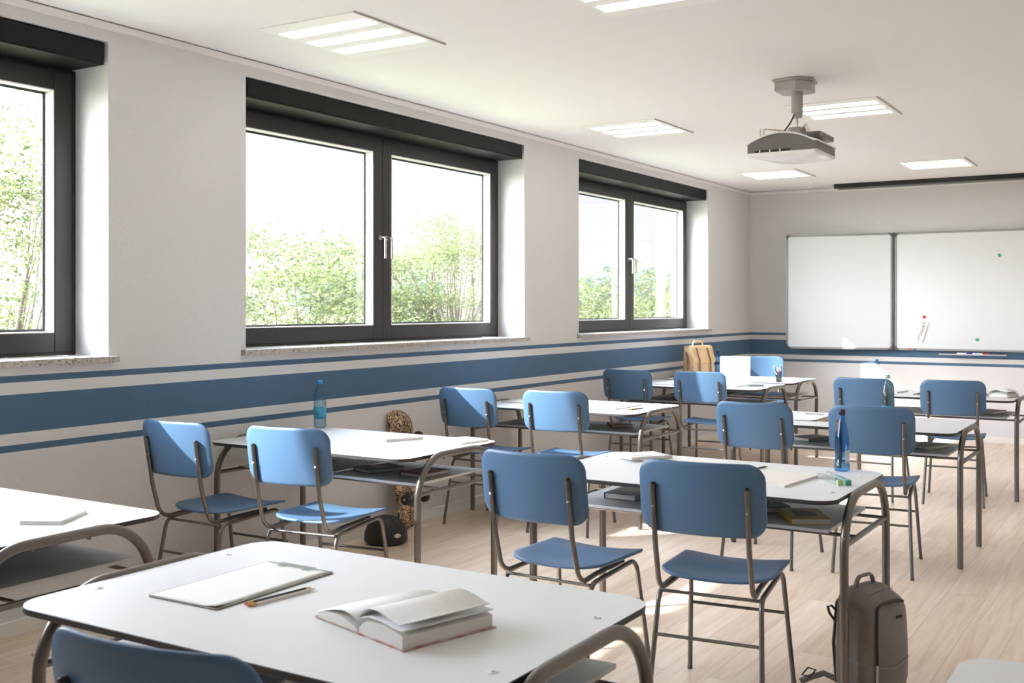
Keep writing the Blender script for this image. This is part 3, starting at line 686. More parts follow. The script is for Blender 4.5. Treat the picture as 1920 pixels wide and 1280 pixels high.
def clipboard(loc, wd, ln, rz, label):
    t = thing('clipboard', label, 'clipboard', loc, R(rz), 'clipboards with blank paper')
    bd = MB(); bd.prism(rrect(wd, ln, .008, 4), 0, .0035, bev=.0006); bd.build('board', mat('grey board', (.16, .155, .145), .5), t)
    # paper with one curled corner
    nx, ny = 10, 14; vs = []; 
    for j in range(ny+1):
        for i in range(nx+1):
            u = -wd/2+.006+(wd-.016)*i/nx; v = -ln/2+.006+(ln-.016)*j/ny
            c = max(0, (u+wd*0-(wd/2-.05))/.05) * max(0, (-v-(ln/2-.05))/.05); vs.append((u, v, .0042+.006*c))
    n1 = len(vs); vs += [(a, b, c-.0006) for a, b, c in vs]; fs = []
    for j in range(ny):
        for i in range(nx): a = j*(nx+1)+i; q = (a, a+1, a+nx+2, a+nx+1); fs += [q, tuple(n1+k for k in reversed(q))]
    edge = [i for i in range(nx+1)] + [j*(nx+1)+nx for j in range(1, ny+1)] + [ny*(nx+1)+i for i in range(nx-1, -1, -1)] + [j*(nx+1) for j in range(ny-1, 0, -1)]
    fs += [(edge[k], n1+edge[k], n1+edge[(k+1) % len(edge)], edge[(k+1) % len(edge)]) for k in range(len(edge))]
    MB().add(vs, fs, 0, True).build('paper', M['paper'], t)
    c = MB(); c.box(-.065, .065, ln/2-.024, ln/2-.008, .0045, .0075, 0, .001); c.box(-.055, -.030, ln/2-.034, ln/2-.022, .0045, .0065); c.box(.030, .055, ln/2-.034, ln/2-.022, .0045, .0065)
    co = c.build('clip', M['acrylic'], t); MB().tube([(-.06, ln/2-.008, .009), (.06, ln/2-.008, .009)], .0016, 8).build('clip_wire', M['chrome'], co)
    return t
clipboard((2.418, 1.975, TOP), .237, .415, .5, 'clipboard with a blank sheet on the foreground desk left of the open book')
clipboard((1.04, 6.865, TOP), .24, .40, 0, 'clipboard with blank paper in front of the sunlit chair by the wall')
clipboard((2.415, 6.835, TOP), .24, .40, 0, 'clipboard with blank paper on the desk holding the pale green bottle')
clipboard((.235, 4.39, TOP), .22, .32, 4, 'clipboard at the wall end of the bottle desk, mostly behind the sunlit chair')
clipboard((.255, 6.93, TOP), .22, .32, 2, 'clipboard at the wall end of the third desk, between two chairs')
clipboard((.46, 9.25, TOP), .24, .40, 0, 'clipboard on the desk before the satchel, between two chairs')

wood_p = mat('pencil wood', (.62, .40, .22), .6); lead = mat('pencil lead', (.04, .04, .04), .4)
gold = mat('pencil ferrule', (.60, .40, .10), .3, .8); pink = mat('pink eraser', (.62, .20, .17), .6)
def pencil(p0, p1, z, body, label):
    d = Vector((p1[0]-p0[0], p1[1]-p0[1], 0)); L = d.length; t = thing('pencil', label, 'pencil', (p0[0], p0[1], z+.0038), math.atan2(d.y, d.x), 'pencils on the desktops')
    r = .0037
    MB().tube([(.012+.011, 0, 0), (L-.02, 0, 0)], r, 6).build('shaft', body, t)
    MB().tube([(.010, 0, 0), (.0235, 0, 0)], r*1.02, 10).build('ferrule', gold, t)
    MB().tube([(0, 0, 0), (.0015, 0, 0), (.010, 0, 0)], [r*.8, r*.95, r*.95], 10).build('eraser', pink, t)
    tp = MB().tube([(L-.02, 0, 0), (L-.004, 0, 0)], [r, r*.25], 8).build('tip', wood_p, t); MB().tube([(L-.0045, 0, 0), (L, 0, 0)], [r*.28, .0002], 8).build('lead', lead, tp)
    return t
pb = mat('black pencil lacquer', (.02, .025, .035), .3); pw = mat('white pencil lacquer', (.75, .73, .70), .35); po = mat('ochre pencil lacquer', (.60, .33, .10), .35)
pencil((2.562, 1.834), (2.590, 2.035), TOP, pb, 'black pencil with pink eraser next to the clipboard on the foreground desk')
pencil((2.580, 1.828), (2.607, 2.030), TOP, pw, 'white pencil with pink eraser, the one closer to the open book')
pencil((1.226, 6.690), (1.252, 6.865), TOP, po, 'ochre pencil beside the clipboard of the third desk by the wall')
pencil((1.246, 6.675), (1.285, 6.84), TOP, pb, 'black pencil beside the clipboard of the third desk by the wall')
pencil((2.550, 6.66), (2.565, 6.86), TOP, po, 'orange pencil beside the clipboard on the green bottle desk')
pencil((2.575, 6.65), (2.60, 6.85), TOP, pb, 'black pencil beside the clipboard on the green bottle desk')
pencil((.600, 8.93), (.63, 9.11), TOP, po, 'ochre pencil on the desk before the satchel, seen between two chairs')
pencil((.628, 8.92), (.66, 9.10), TOP, pb, 'dark pencil on the desk before the satchel, seen between two chairs')
pencil((2.615, 9.07), (2.64, 9.27), TOP, pb, 'dark red ended pencil on the furthest middle desk')
pencil((2.65, 9.06), (2.68, 9.26), TOP, pb, 'second dark pencil with red end, nearer the chair back, on the furthest middle desk')
pencil((2.842, 4.40), (2.895, 4.64), TOP, pb, 'dark pencil tip showing behind the chair back, above the drawing pad')
tag(MB().tube([(3.21, 9.50, TOP+.0045), (3.30, 9.56, TOP+.0045), (3.305, 9.563, TOP+.0045)], [.0045, .0045, .002], 8).build('pen', M['black_gloss']), 'short black pen right of the open book on the furthest middle desk', 'pen')

gcap = mat('mint green end', (.10, .42, .30), .4); gcap2 = mat('pale lime end', (.40, .52, .30), .4)
def stick(p0, p1, capm, label, bodym=None, r=.011):
    d = Vector((p1[0]-p0[0], p1[1]-p0[1], 0)); L = d.length; t = thing('acrylic_stick', label, 'stick', (p0[0], p0[1], TOP), math.atan2(d.y, d.x), 'square acrylic sticks')
    MB().box(.016, L, -r, r, 0, 2*r, 0, .001).build('body', bodym or M['acrylic'], t)
    MB().box(0, .016, -r-.0004, r+.0004, 0, 2*r+.0005, 0, .001).build('end_cap', capm, t); return t
stick((3.303, 4.300), (3.175, 4.455), gcap2, 'clear square stick with pale lime end, nearer the camera')
stick((3.327, 4.325), (3.193, 4.510), gcap, 'clear square stick with mint green end, nearer the blue glass bottle')
stick((1.175, 9.245), (1.300, 9.300), mat('aqua end', (.2, .55, .5), .4), 'grey square stick with aqua end on the desk before the laptop', mat('grey acrylic', (.30, .30, .28), .4), .009)
stick((2.60, 9.42), (2.70, 9.46), gcap, 'grey square stick by the left edge of the furthest right chair back', mat('grey acrylic b', (.30, .30, .28), .4), .009)

def open_book(loc, rz, label, s=1.0):
    t = thing('open_book', label, 'book', loc, R(rz), 'open books')
    # spine along y; right block thick, left block thin
    L = .245*s; W = .165*s
    def side(sg, th, lift, name, m_top):
        n = 16; sec = []
        for k in range(n+1):
            f = k/n; x = sg*(.004+f*(W-.008)); z = .003+th*(1-.0*f)
            z = .003 + th*(.35+.65*min(1, (f/.16))**.7) if f < .16 else .003+th+lift*math.sin((f-.16)/.84*math.pi)*.55-(.15*th*((f-.16)/.84)**2)
            sec.append((x, z))
        vs = []
        for y in (-L/2, L/2):
            for x, z in sec: vs.append((x, y, z))
            for x, z in sec: vs.append((x, y, .003))
        m_ = n+1; fs = []
        for k in range(n):
            fs.append((k, k+1, 2*m_+k+1, 2*m_+k)); fs.append((m_+k+1, m_+k, 3*m_+k, 3*m_+k+1))
            fs.append((m_+k, m_+k+1, k+1, k)); fs.append((3*m_+k+1, 3*m_+k, 2*m_+k, 2*m_+k+1))
        fs.append((n, m_+n, 3*m_+n, 2*m_+n)); fs.append((m_, 0, 2*m_, 3*m_))
        if sg < 0: fs = [tuple(reversed(f)) for f in fs]
        return MB().add(vs, fs, 0, False).build(name, m_top, t)
    side(1, .030*s, .010*s, 'page_block', M['page_block']); side(-1, .013*s, .016*s, 'page_block', M['page_block'])
    def leaf(sg, z0, hgt, ext, zend):
        n = 18; vs = []
        for y in (-L/2-.001, L/2+.001):
            for k in range(n+1):
                f = k/n; x = sg*(.003+f*ext); z = z0 + hgt*math.sin(min(1, f*1.05)**.62*math.pi)*.9 + (zend-z0)*f**1.5; vs.append((x, y, z))
        m_ = n+1; nv = len(vs); vs += [(a, b, c-.0008) for a, b, c in vs]
        fs = [(k, k+1, m_+k+1, m_+k) for k in range(n)] + [(nv+k+1, nv+k, nv+m_+k, nv+m_+k+1) for k in range(n)]
        fs += [(n, nv+n, nv+m_+n, m_+n), (nv, 0, m_, nv+m_)] + [(nv+k, nv+k+1, k+1, k) for k in range(n)] + [(nv+m_+k+1, nv+m_+k, m_+k, m_+k+1) for k in range(n)]
        if sg < 0: fs = [tuple(reversed(f)) for f in fs]
        return MB().add(vs, fs, 0, True).build('page', page_m, t)
    leaf(1, .034*s, .030*s, W*.93, .052*s); leaf(1, .033*s, .012*s, W*.97, .040*s); leaf(-1, .020*s, .022*s, W*.96, .016*s)
    c = MB(); c.box(-W-.006, -.008, -L/2-.004, L/2+.004, .0016, .0028); c.box(.008, W+.005, -L/2-.004, L/2+.004, 0, .0028); c.box(-.008, .008, -L/2-.004, L/2+.004, 0, .0028)
    c.build('cover', cover_m, t); return t
def page_mat():
    m = mat('printed page', (.84, .84, .83), .6); t = m.node_tree; b = t.nodes['Principled BSDF']; tc_ = N(t, 'ShaderNodeTexCoord')
    wv = N(t, 'ShaderNodeTexWave', wave_type='BANDS', bands_direction='Y'); wv.inputs['Scale'].default_value = 45; t.links.new(tc_.outputs['Object'], wv.inputs[0])
    no = N(t, 'ShaderNodeTexNoise'); no.inputs['Scale'].default_value = 160; t.links.new(tc_.outputs['Object'], no.inputs['Vector'])
    mu = N(t, 'ShaderNodeMath', operation='MULTIPLY'); t.links.new(wv.outputs['Fac'], mu.inputs[0]); t.links.new(no.outputs['Fac'], mu.inputs[1])
    g = N(t, 'ShaderNodeMath', operation='GREATER_THAN'); g.inputs[1].default_value = .42; t.links.new(mu.outputs[0], g.inputs[0])
    k = N(t, 'ShaderNodeMath', operation='MULTIPLY'); k.inputs[1].default_value = .16; t.links.new(g.outputs[0], k.inputs[0])
    mx = N(t, 'ShaderNodeMix', data_type='RGBA'); mx.inputs['A'].default_value = (.84, .84, .83, 1); mx.inputs['B'].default_value = (.4, .4, .4, 1); t.links.new(k.outputs[0], mx.inputs['Factor']); t.links.new(mx.outputs['Result'], b.inputs['Base Color']); return m
page_m = page_mat(); cover_m = mat('book cover red and grey', (.55, .53, .50), .5, var=(30, (.38, .10, .08)))
open_book((2.965, 1.925, TOP), -16, 'thick open book with curling white pages on the foreground desk')
open_book((3.19, 9.25, TOP), -14, 'open book beside the right hand chair back on the furthest middle desk', .9)

def bottle(loc, prof, capprof, bm, cm, label, lab=None, water=None, facets=22, rz=0):
    t = thing('bottle', label, 'bottle', loc, rz, 'drink bottles')
    MB().lathe(prof, facets).build('body', bm, t)
    MB().lathe(capprof, 20).build('cap', cm, t)
    if lab: z0, z1, r, m_, a0, a1 = lab; n_ = 16; vs = []; 
    if lab:
        for k in range(n_+1):
            a = a0+(a1-a0)*k/n_
            for z in (z0, z1):
                for rr in (r, r+.0006): vs.append((rr*math.cos(a), rr*math.sin(a), z))
        fs = []
        for k in range(n_): o = 4*k; fs += [(o+1, o+5, o+7, o+3), (o, o+2, o+6, o+4), (o+2, o+3, o+7, o+6), (o, o+4, o+5, o+1)]
        MB().add(vs, fs, 0, True).build('label', m_, t)
    return t
PI = math.pi
pet = [(.026, 0), (.034, .004), (.0365, .014), (.0355, .05), (.0355, .085), (.0345, .128), (.0365, .138), (.0365, .148), (.0335, .160), (.0365, .176), (.0365, .190), (.033, .206), (.024, .228), (.0155, .246), (.0135, .252), (.0135, .262)]
capp = [(.0155, .255), (.0158, .274), (.0145, .277), (0, .277)]
bottle((.172, 4.76, TOP), pet, capp, M['pet_blue'], M['blue_cap'], 'ribbed pale blue plastic bottle with bright blue cap, by the left wall', (.055, .125, .0362, M['label_blue'], 3.4, 6.9))
glb = [(.026, 0), (.031, .003), (.033, .009), (.033, .030), (.0305, .034), (.0305, .096), (.0325, .100), (.0328, .118), (.0300, .150), (.0225, .190), (.0160, .215), (.0130, .234), (.0125, .244)]
capg = [(.0142, .241), (.0145, .263), (.0130, .2655), (0, .2655)]
bottle((3.203, 4.700, TOP), glb, capg, M['glass_blue'], M['navy_cap'], 'tall tapered blue glass bottle with dark cap on the desk near the camera', (.036, .092, .0307, M['label_grey'], -.9, .5), facets=10)
pgr = [(.028, 0), (.036, .004), (.0375, .015), (.0375, .075), (.035, .10), (.0375, .125), (.0375, .155), (.034, .185), (.026, .215), (.016, .245), (.0135, .255), (.0135, .268)]
capq = [(.0155, .262), (.0158, .284), (.0145, .287), (0, .287)]
bottle((2.905, 6.88, TOP), pgr, capq, M['pet_green'], M['green_cap'], 'pale green plastic bottle with pale green cap in front of a blue chair back', (.03, .10, .0378, M['label_blue'], -2.5, -.6))
sm = [(.022, 0), (.029, .004), (.030, .012), (.030, .05), (.026, .075), (.030, .1), (.030, .125), (.026, .15), (.018, .175), (.0125, .19), (.0125, .20)]
bottle((2.205, 9.60, TOP), [(r, z*1.18) for r, z in sm], [(.0145, .230), (.0148, .250), (.0135, .253), (0, .253)], M['pet_clear'], M['blue_cap'], 'small clear bottle with blue cap before the white back wall', (.03, .062, .0304, M['label_blue'], -PI, PI-.01))
bottle((.395, 10.55, TOP), glb, capg, M['glass_blue'], M['navy_cap'], 'blue glass bottle between the tan satchel and the laptop', None, facets=10)

# laptop, lid toward the class
lp = thing('laptop', 'open silver white laptop with its lid toward the class, on the teacher table', 'laptop', (.745, 10.10, TOP), R(20)); lp.scale = (.86, .86, .9)
MB().prism(rrect(.335, .23, .012, 5, 0, .115), 0, .014, bev=.002).build('base', M['silver'], lp)
MB().prism(rrect(.30, .10, .004, 4, 0, .10), .014, .0146).build('keyboard', M['black_gloss'], lp)
ld = MB(); ld.prism(rrect(.335, .235, .012, 5, 0, .1175), 0, .007, bev=.0015); ld.xf(Matrix.Translation((0, .004, .014)) @ Matrix.Rotation(R(95), 4, 'X'))
lid = ld.build('lid', M['silver'], lp)
sn_ = MB(); sn_.prism(rrect(.315, .20, .004, 4, 0, .122), -.0005, 0); sn_.xf(Matrix.Translation((0, .004, .014)) @ Matrix.Rotation(R(95), 4, 'X')); sn_.build('screen', M['black_gloss'], lid)
lo = MB(); lo.prism([(.013*math.cos(a*.3927)*(1-.12*(a % 8 == 4)), .125+.014*math.sin(a*.3927)) for a in range(16)], .007, .0074); lo.xf(Matrix.Translation((0, .004, .014)) @ Matrix.Rotation(R(95), 4, 'X')); lo.build('lid_mark', M['sticker_white'], lid)

# pencil cup
cupx = (1.215, 9.985)
cup = thing('pencil_cup', 'smoky clear cup full of pens on the teacher table', 'pencil cup', (*cupx, TOP))
MB().lathe([(.026, .0), (.030, .0), (.036, .098), (.0345, .098), (.0285, .004), (0, .004)], 20).build('cup', M['cup_clear'], cup)
MB().lathe([(.029, 0), (.031, .001), (.031, .007), (.0295, .0075)], 20).build('base_ring', M['black_gloss'], cup)
pens = [((-.020, .002), (-.052, -.004), .158, (.25, .50, .06), 'lime green'), ((-.010, -.012), (-.034, -.020), .142, (.02, .02, .025), 'black'), ((-.004, .012), (-.016, .02), .140, (.75, .70, .66), 'white'),
        ((.004, -.006), (.000, -.014), .140, (.65, .18, .12), 'red'), ((.010, .012), (.016, .022), .132, (.80, .80, .78), 'pale grey'), ((.014, 0), (.030, .006), .150, (.10, .45, .75), 'sky blue'),
        ((.016, -.012), (.036, -.024), .152, (.08, .30, .28), 'teal'), ((.012, .004), (.040, .010), .160, (.75, .55, .30), 'wooden'), ((-.016, -.004), (.004, .02), .118, (.75, .25, .06), 'orange')]
for p0, p1, z1, c, nm in pens:
    m_ = mat('pen '+nm, c, .4); a = Vector((p0[0]*.8, p0[1]*.8, .012)); b = Vector((p1[0]*.95, p1[1]*.95, z1)); dd = (b-a).normalized()
    tpn = thing('pen', nm+' pen or pencil standing in the smoky clear cup', 'pen', (cupx[0], cupx[1], TOP), 0, 'pens in the pencil cup')
    MB().tube([a, b-dd*.022], .0038, 8).build('barrel', m_, tpn); MB().tube([b-dd*.022, b-dd*.004, b], [.0038, .0026, .001], 8).build('end', m_, tpn)

# satchel
st = thing('satchel', 'tan leather satchel with two strap closures standing on the teacher table', 'bag', (.235, 10.39, TOP+.001), R(66)); st.scale = (1, 1, .9)
def lbox(w0, d0, h0, tap=.9, bev=.012, seg=3):
    bm = bmesh.new(); bmesh.ops.create_cube(bm, size=1)
    for v in bm.verts:
        k = tap if v.co.z > 0 else 1; v.co = Vector((v.co.x*w0*(1-(1-k)*.3), v.co.y*d0*k, (v.co.z+.5)*h0))
    bmesh.ops.bevel(bm, geom=bm.edges[:], offset=bev, segments=seg, profile=.6, affect='EDGES')
    return bm
def from_bm(bm, smooth=True, mi=0):
    m = MB(); bm.verts.ensure_lookup_table(); m.add([v.co.copy() for v in bm.verts], [[v.index for v in f.verts] for f in bm.faces], mi, smooth); bm.free(); return m
from_bm(lbox(.30, .13, .335, .84, .016)).build('body', M['leather_tan'], st)
# front pocket and flap
bm = lbox(.285, .045, .21, .9, .012); m_ = from_bm(bm); m_.xf(Matrix.Translation((0, -.078, .012))); m_.build('front_pocket', M['leather_tan'], st)
fl = MB(); n_ = 12; path = [(.045, .335), (.02, .344), (-.03, .345), (-.055, .335), (-.068, .30), (-.082, .24), (-.100, .205), (-.108, .17), (-.1085, .145)]
vs = []; W_ = .154
for i, (y, z) in enumerate(path):
    for k in range(n_+1):
        x = -W_+2*W_*k/n_; dz = 0
        if i >= len(path)-2: dz = .028*max(0, (abs(x)-W_*.72)/(W_*.28))**2
        xx = x*(1 if i > 2 else .985); vs.append((xx, y, z+dz))
nv = len(vs); vs += [(x, y+.004*(1 if i_ > nv*.4 else 0), z-.004*(1 if i_ <= nv*.4 else 0)) for i_, (x, y, z) in enumerate(vs)]
fs = []
for i in range(len(path)-1):
    for k in range(n_): a = i*(n_+1)+k; q = (a, a+n_+1, a+n_+2, a+1); fs += [q, tuple(nv+j for j in reversed(q))]
bd = [k for k in range(n_+1)] + [i*(n_+1)+n_ for i in range(1, len(path))] + [(len(path)-1)*(n_+1)+k for k in range(n_-1, -1, -1)] + [i*(n_+1) for i in range(len(path)-2, 0, -1)]
fs += [(bd[k], bd[(k+1) % len(bd)], nv+bd[(k+1) % len(bd)], nv+bd[k]) for k in range(len(bd))]
fo = MB().add(vs, fs, 0, True).build('flap', M['leather_tan'], st)
for x in (-.075, .075):
    s_ = MB(); pts = [(x, -.0595, .32), (x, -.075, .295), (x, -.089, .237), (x, -.108, .203), (x, -.117, .16), (x, -.1175, .03)]
    s_.tube(pts, .0025, 4, flat=1); s_.v = [(x+(v[0]-x)*4.0, v[1], v[2]) for v in s_.v]; so = s_.build('strap', M['leather_brown'], st)
    MB().lathe([(0, 0), (.006, 0), (.007, .003), (.004, .006), (0, .006)], 10).xf(Matrix.Translation((x+.004, -.120, .128)) @ Matrix.Rotation(R(90), 4, 'X')).build('buckle', M['brass'], so)
hn = fillet([(-.075, -.005, .343), (-.055, -.005, .392), (.055, -.005, .392), (.075, -.005, .343)], [.03, .03], 6)
MB().tube(hn, .008, 10, flat=1.3).build('handle', M['leather_tan'], st)
MB().tube([(-.155, 0, .27), (-.163, .0, .29), (-.17, 0, .275), (-.163, 0, .262), (-.155, 0, .27)], .004, 8).build('strap_ring', M['brass'], st)
ss = MB(); pts = [(-.165, -.01, .27), (-.172, -.03, .2), (-.185, -.06, .12), (-.215, -.09, .05), (-.25, -.10, .012), (-.27, -.05, .006), (-.235, -.02, .006), (-.19, -.05, .006)]
sp_ = []
for i in range(len(pts)-1):
    a, b = Vector(pts[i]), Vector(pts[i+1])
    for k in range(4): sp_.append(a.lerp(b, k/4))
sp_.append(Vector(pts[-1]))
for _ in range(3): sp_ = [sp_[0]]+[(sp_[i-1]+sp_[i]*2+sp_[i+1])/4 for i in range(1, len(sp_)-1)]+[sp_[-1]]
ss.tube(sp_, .0035, 8, flat=3.2); ss.build('shoulder_strap', M['leather_brown'], st)

# ------------------------------------------------------------------ backpack on the floor
bp = thing('backpack', 'grey taupe backpack standing on the floor beside the desk leg', 'backpack', (3.446, 4.20, 0), R(72)); bp.scale = (1, 1, .955)
# local: front faces -y, width x
bm = bmesh.new(); bmesh.ops.create_cube(bm, size=1)
bmesh.ops.subdivide_edges(bm, edges=bm.edges[:], cuts=7, use_grid_fill=True)
for v in bm.verts:
    x, y, z = v.co; x *= 2; y *= 2; z *= 2
    n_ = 7.0; r_ = (abs(x)**n_+abs(y)**n_+abs(z)**n_)**(1/n_); m_ = max(abs(x), abs(y), abs(z)); k = m_/r_ if r_ > 0 else 1
    x, y, z = x*k, y*k, z*k
    h_ = (z+1)/2; wd = .134*(1-.10*h_**3); zt = .43*h_
    yf = -.088*(1-.10*h_**2); yb = .085
    yy = yf if y < 0 else yb
    zz = zt - (.055*max(0, -y)*h_**6 if y < 0 else 0)
    v.co = Vector((x*wd, abs(y)*yy - .012*(1-x*x)*(y < 0)*(1-abs(z)**2), zz))
m_ = from_bm(bm); m_.build('body', M['bag'], bp)
def face_pt(x, z, off=.0):  # point on the front face
    h_ = z/.43; return (x, -.088*(1-.10*h_**2)-.012*(1-(x/.14)**2)*(1-abs(2*h_-1)**2)-off, z)
zp = [face_pt(-.112, .165, .001), face_pt(-.112, .22, .001), face_pt(-.110, .28, .001), face_pt(-.106, .325, .0), (-.094, -.080, .372), (-.06, -.078, .386), (0, -.080, .388), (.05, -.081, .386), (.082, -.081, .374)]
zp = [Vector(p) for p in zp]
zp2 = []
for i in range(len(zp)-1):
    for k in range(5): zp2.append(zp[i].lerp(zp[i+1], k/5))
zp2.append(zp[-1])
for _ in range(2): zp2 = [zp2[0]]+[(zp2[i-1]+zp2[i]*2+zp2[i+1])/4 for i in range(1, len(zp2)-1)]+[zp2[-1]]
MB().tube(zp2, .0052, 8).build('zip', M['bag_zip'], bp)
sm_ = [Vector(face_pt(-.124+.236*k/20, .158-.022*math.sin(PI*k/20), .001)) for k in range(20)]
MB().tube([Vector((-.134, .05, .165)), Vector((-.135, 0, .162)), Vector((-.131, -.065, .158))]+sm_, .0022, 6).build('seam', mat('seam piping', (.20, .18, .165), .45), bp)
MB().tube([Vector(face_pt(-.112, .16, .002)), Vector(face_pt(-.112, .02, .002))], .0042, 6).build('lower_zip', M['mount_grey'], bp)
MB().tube([(-.08, -.045, .418), (-.04, -.05, .424), (.04, -.05, .424), (.066, -.045, .420)], .0015, 6).build('top_seam', mat('seam dark', (.06, .05, .045), .5), bp)
hh = fillet([(-.062, .03, .428), (-.045, .03, .468), (.045, .03, .468), (.062, .03, .428)], [.03, .03], 7)
MB().tube(hh, .0065, 10, flat=1.5).build('handle', M['bag'], bp)
for k in range(7): pass
lg_ = MB()
for k in range(7): lg_.box(-.018+k*.0055+.035, -.018+k*.0055+.0385+(.001 if k in (0, 3) else 0), -.0965, -.0915, .318, .3265+(.003 if k in (0, 4) else 0))
lg_.build('name_mark', M['black_gloss'], bp)
for sx in (-1, 1):
    pts = fillet([(sx*.06, .075, .40), (sx*.07, .104, .36), (sx*.085, .110, .20), (sx*.10, .088, .05)], [.02, .06], 6)
    MB().tube(pts, .006, 8, flat=3.2).build('shoulder_strap', M['bag'], bp)
MB().tube([(-.105, .08, .33), (-.115, .100, .352), (-.12, .112, .345), (-.115, .108, .32), (-.105, .085, .285)], .0045, 8, flat=1.8).build('side_loop', M['bag_zip'], bp)
tl = MB(); tl.tube([(-.10, .09, .06), (-.12, .13, .075), (-.14, .17, .055), (-.155, .21, .03)], .012, 10, flat=.3); tl.build('strap_tail', M['bag'], bp)
bk_ = MB(); bk_.tube([(-.135, .155, .085), (-.135, .19, .085), (-.16, .20, .06), (-.16, .165, .06)], .0035, 8, closed=True); bk_.build('buckle', M['black_gloss'], bp)

# ------------------------------------------------------------------ skateboard leaning on the wall
sk = thing('skateboard', 'wooden skateboard with black line graphics leaning upright against the left wall', 'skateboard', (.168, 5.655, .012))
n_ = 28; vs = []; fs = []; LH = .40; nw = 8
for i in range(n_+1):
    zz = -LH + 2*LH*i/n_; e_ = max(0, abs(zz)-(LH-.11))/.11; hw_ = .118*math.sqrt(max(0.0, 1-e_**2.3)) if e_ < 1 else 0.002; hw_ = max(hw_, .006)
    kick = -1.5*max(0, abs(zz)-.27)**2*1.8
    for k in range(nw+1):
        q = -1+2*k/nw; vs.append((kick+.004 - .006*q*q, hw_*q, zz+LH))
nv = len(vs); vs += [(x-.011, y, z) for x, y, z in vs]
for i in range(n_):
    for k in range(nw): a = i*(nw+1)+k; q = (a, a+1, a+nw+2, a+nw+1); fs += [q, tuple(nv+j for j in reversed(q))]
bd = [k for k in range(nw+1)] + [i*(nw+1)+nw for i in range(1, n_+1)] + [n_*(nw+1)+k for k in range(nw-1, -1, -1)] + [i*(nw+1) for i in range(n_-1, 0, -1)]
fs += [(bd[(k+1) % len(bd)], bd[k], nv+bd[k], nv+bd[(k+1) % len(bd)]) for k in range(len(bd))]
dk = MB().add(vs, fs, 0, True).build('deck', M['deck'], sk)
for zc in (.20, .60):
    tr = MB(); tr.box(.006, .012, -.027, .027, zc-.045, zc+.045, 0, .001); tr.tube([(.012, 0, zc+.01), (.030, 0, zc), (.045, 0, zc-.008)], [.02, .016, .012], 10)
    tr.tube([(.048, -.058, zc), (.046, 0, zc), (.048, .058, zc)], [.010, .015, .010], 10); tr.tube([(.052, -.119, zc), (.052, .119, zc)], .004, 8)
    to = tr.build('truck', mat('truck metal', (.12, .11, .10), .45, .6), sk)
    for s_ in (-1, 1):
        wh = MB().tube([(.052, s_*.080, zc), (.052, s_*.086, zc), (.052, s_*.112, zc), (.052, s_*.118, zc)], [.029, .034, .034, .030], 20).build('wheel', mat('dark wheel', (.035, .033, .032), .5), to)
        MB().tube([(.052, s_*.1175, zc), (.052, s_*.120, zc)], .008, 10).build('bearing', M['chrome'], wh)
sk.rotation_euler = (R(-3.0), R(-9.6), 0)

# helmet
hm = thing('helmet', 'matt black skate helmet with vent slots lying on the floor in front of the skateboard', 'helmet', (.235, 5.295, 0), R(30)); hm.scale = (1.06, 1.12, 1.08)
vs = []; nu, nvv = 36, 14
for j in range(nvv+1):
    ph = (j/nvv)*PI/2
    for i in range(nu):
        th = 2*PI*i/nu; cx_, sy_ = math.cos(th), math.sin(th); p = .78
        r_ = math.cos(ph)**p if ph < PI/2-1e-6 else 0
        x = .128*r_*abs(cx_)**.95*math.copysign(1, cx_); y = .105*r_*abs(sy_)**.95*math.copysign(1, sy_); z = .022+.138*math.sin(ph)**.92
        vs.append((x, y, z - (.018*(1-math.sin(ph)))*(abs(cx_)**4 if cx_ > 0 else 0)*0))
low = len(vs)
for i in range(nu):
    th = 2*PI*i/nu; vs.append((.124*math.cos(th), .101*math.sin(th), .004 + .012*math.cos(th)**2))
fs = [(j*nu+i, j*nu+(i+1) % nu, (j+1)*nu+(i+1) % nu, (j+1)*nu+i) for j in range(nvv) for i in range(nu)]
fs += [(low+i, low+(i+1) % nu, (i+1) % nu, i) for i in range(nu)] + [tuple(low+i for i in reversed(range(nu)))]
MB().add(vs, fs, 0, True).build('shell', M['helmet'], hm)
def on_helmet(th, ph):
    r_ = math.cos(ph)**.78; return Vector((.128*r_*math.cos(th), .105*r_*math.sin(th), .022+.138*math.sin(ph)**.92))
for th, ph in ((-1.80, .85), (-1.55, .66), (-1.0, 1.0), (-.75, .80), (-.6, .6), (-1.25, .22), (-.55, .30), (-2.6, .2)):
    a, b = on_helmet(th-.13, ph+.02), on_helmet(th+.13, ph-.02); c_ = on_helmet(th, ph); nn = Vector((c_.x/.0164, c_.y/.011, (c_.z-.02)/.019)).normalized()
    MB().tube([a+nn*.0005, c_+nn*.0012, b+nn*.0005], [.003, .0062, .003], 8).build('vent', M['black_gloss'], hm)
c_ = on_helmet(-.88, .24); nn = Vector((c_.x/.0164, c_.y/.011, .15)).normalized()
Mx = Matrix.Translation(c_+nn*.0035) @ nn.to_track_quat('Z', 'Y').to_matrix().to_4x4()
b_ = MB().prism([(.021*math.cos(a*.3142), .011*math.sin(a*.3142)) for a in range(20)], -.004, .0006); b_.xf(Mx); so = b_.build('sticker', M['sticker_white'], hm)
b_ = MB().tube([(-.012, -.003, .001), (-.008, .004, .001), (-.004, -.003, .001), (0, .003, .001), (.004, -.003, .001), (.008, .003, .001), (.012, -.002, .001)], .0016, 6); b_.xf(Mx); b_.build('sticker_print', M['orange'], so)

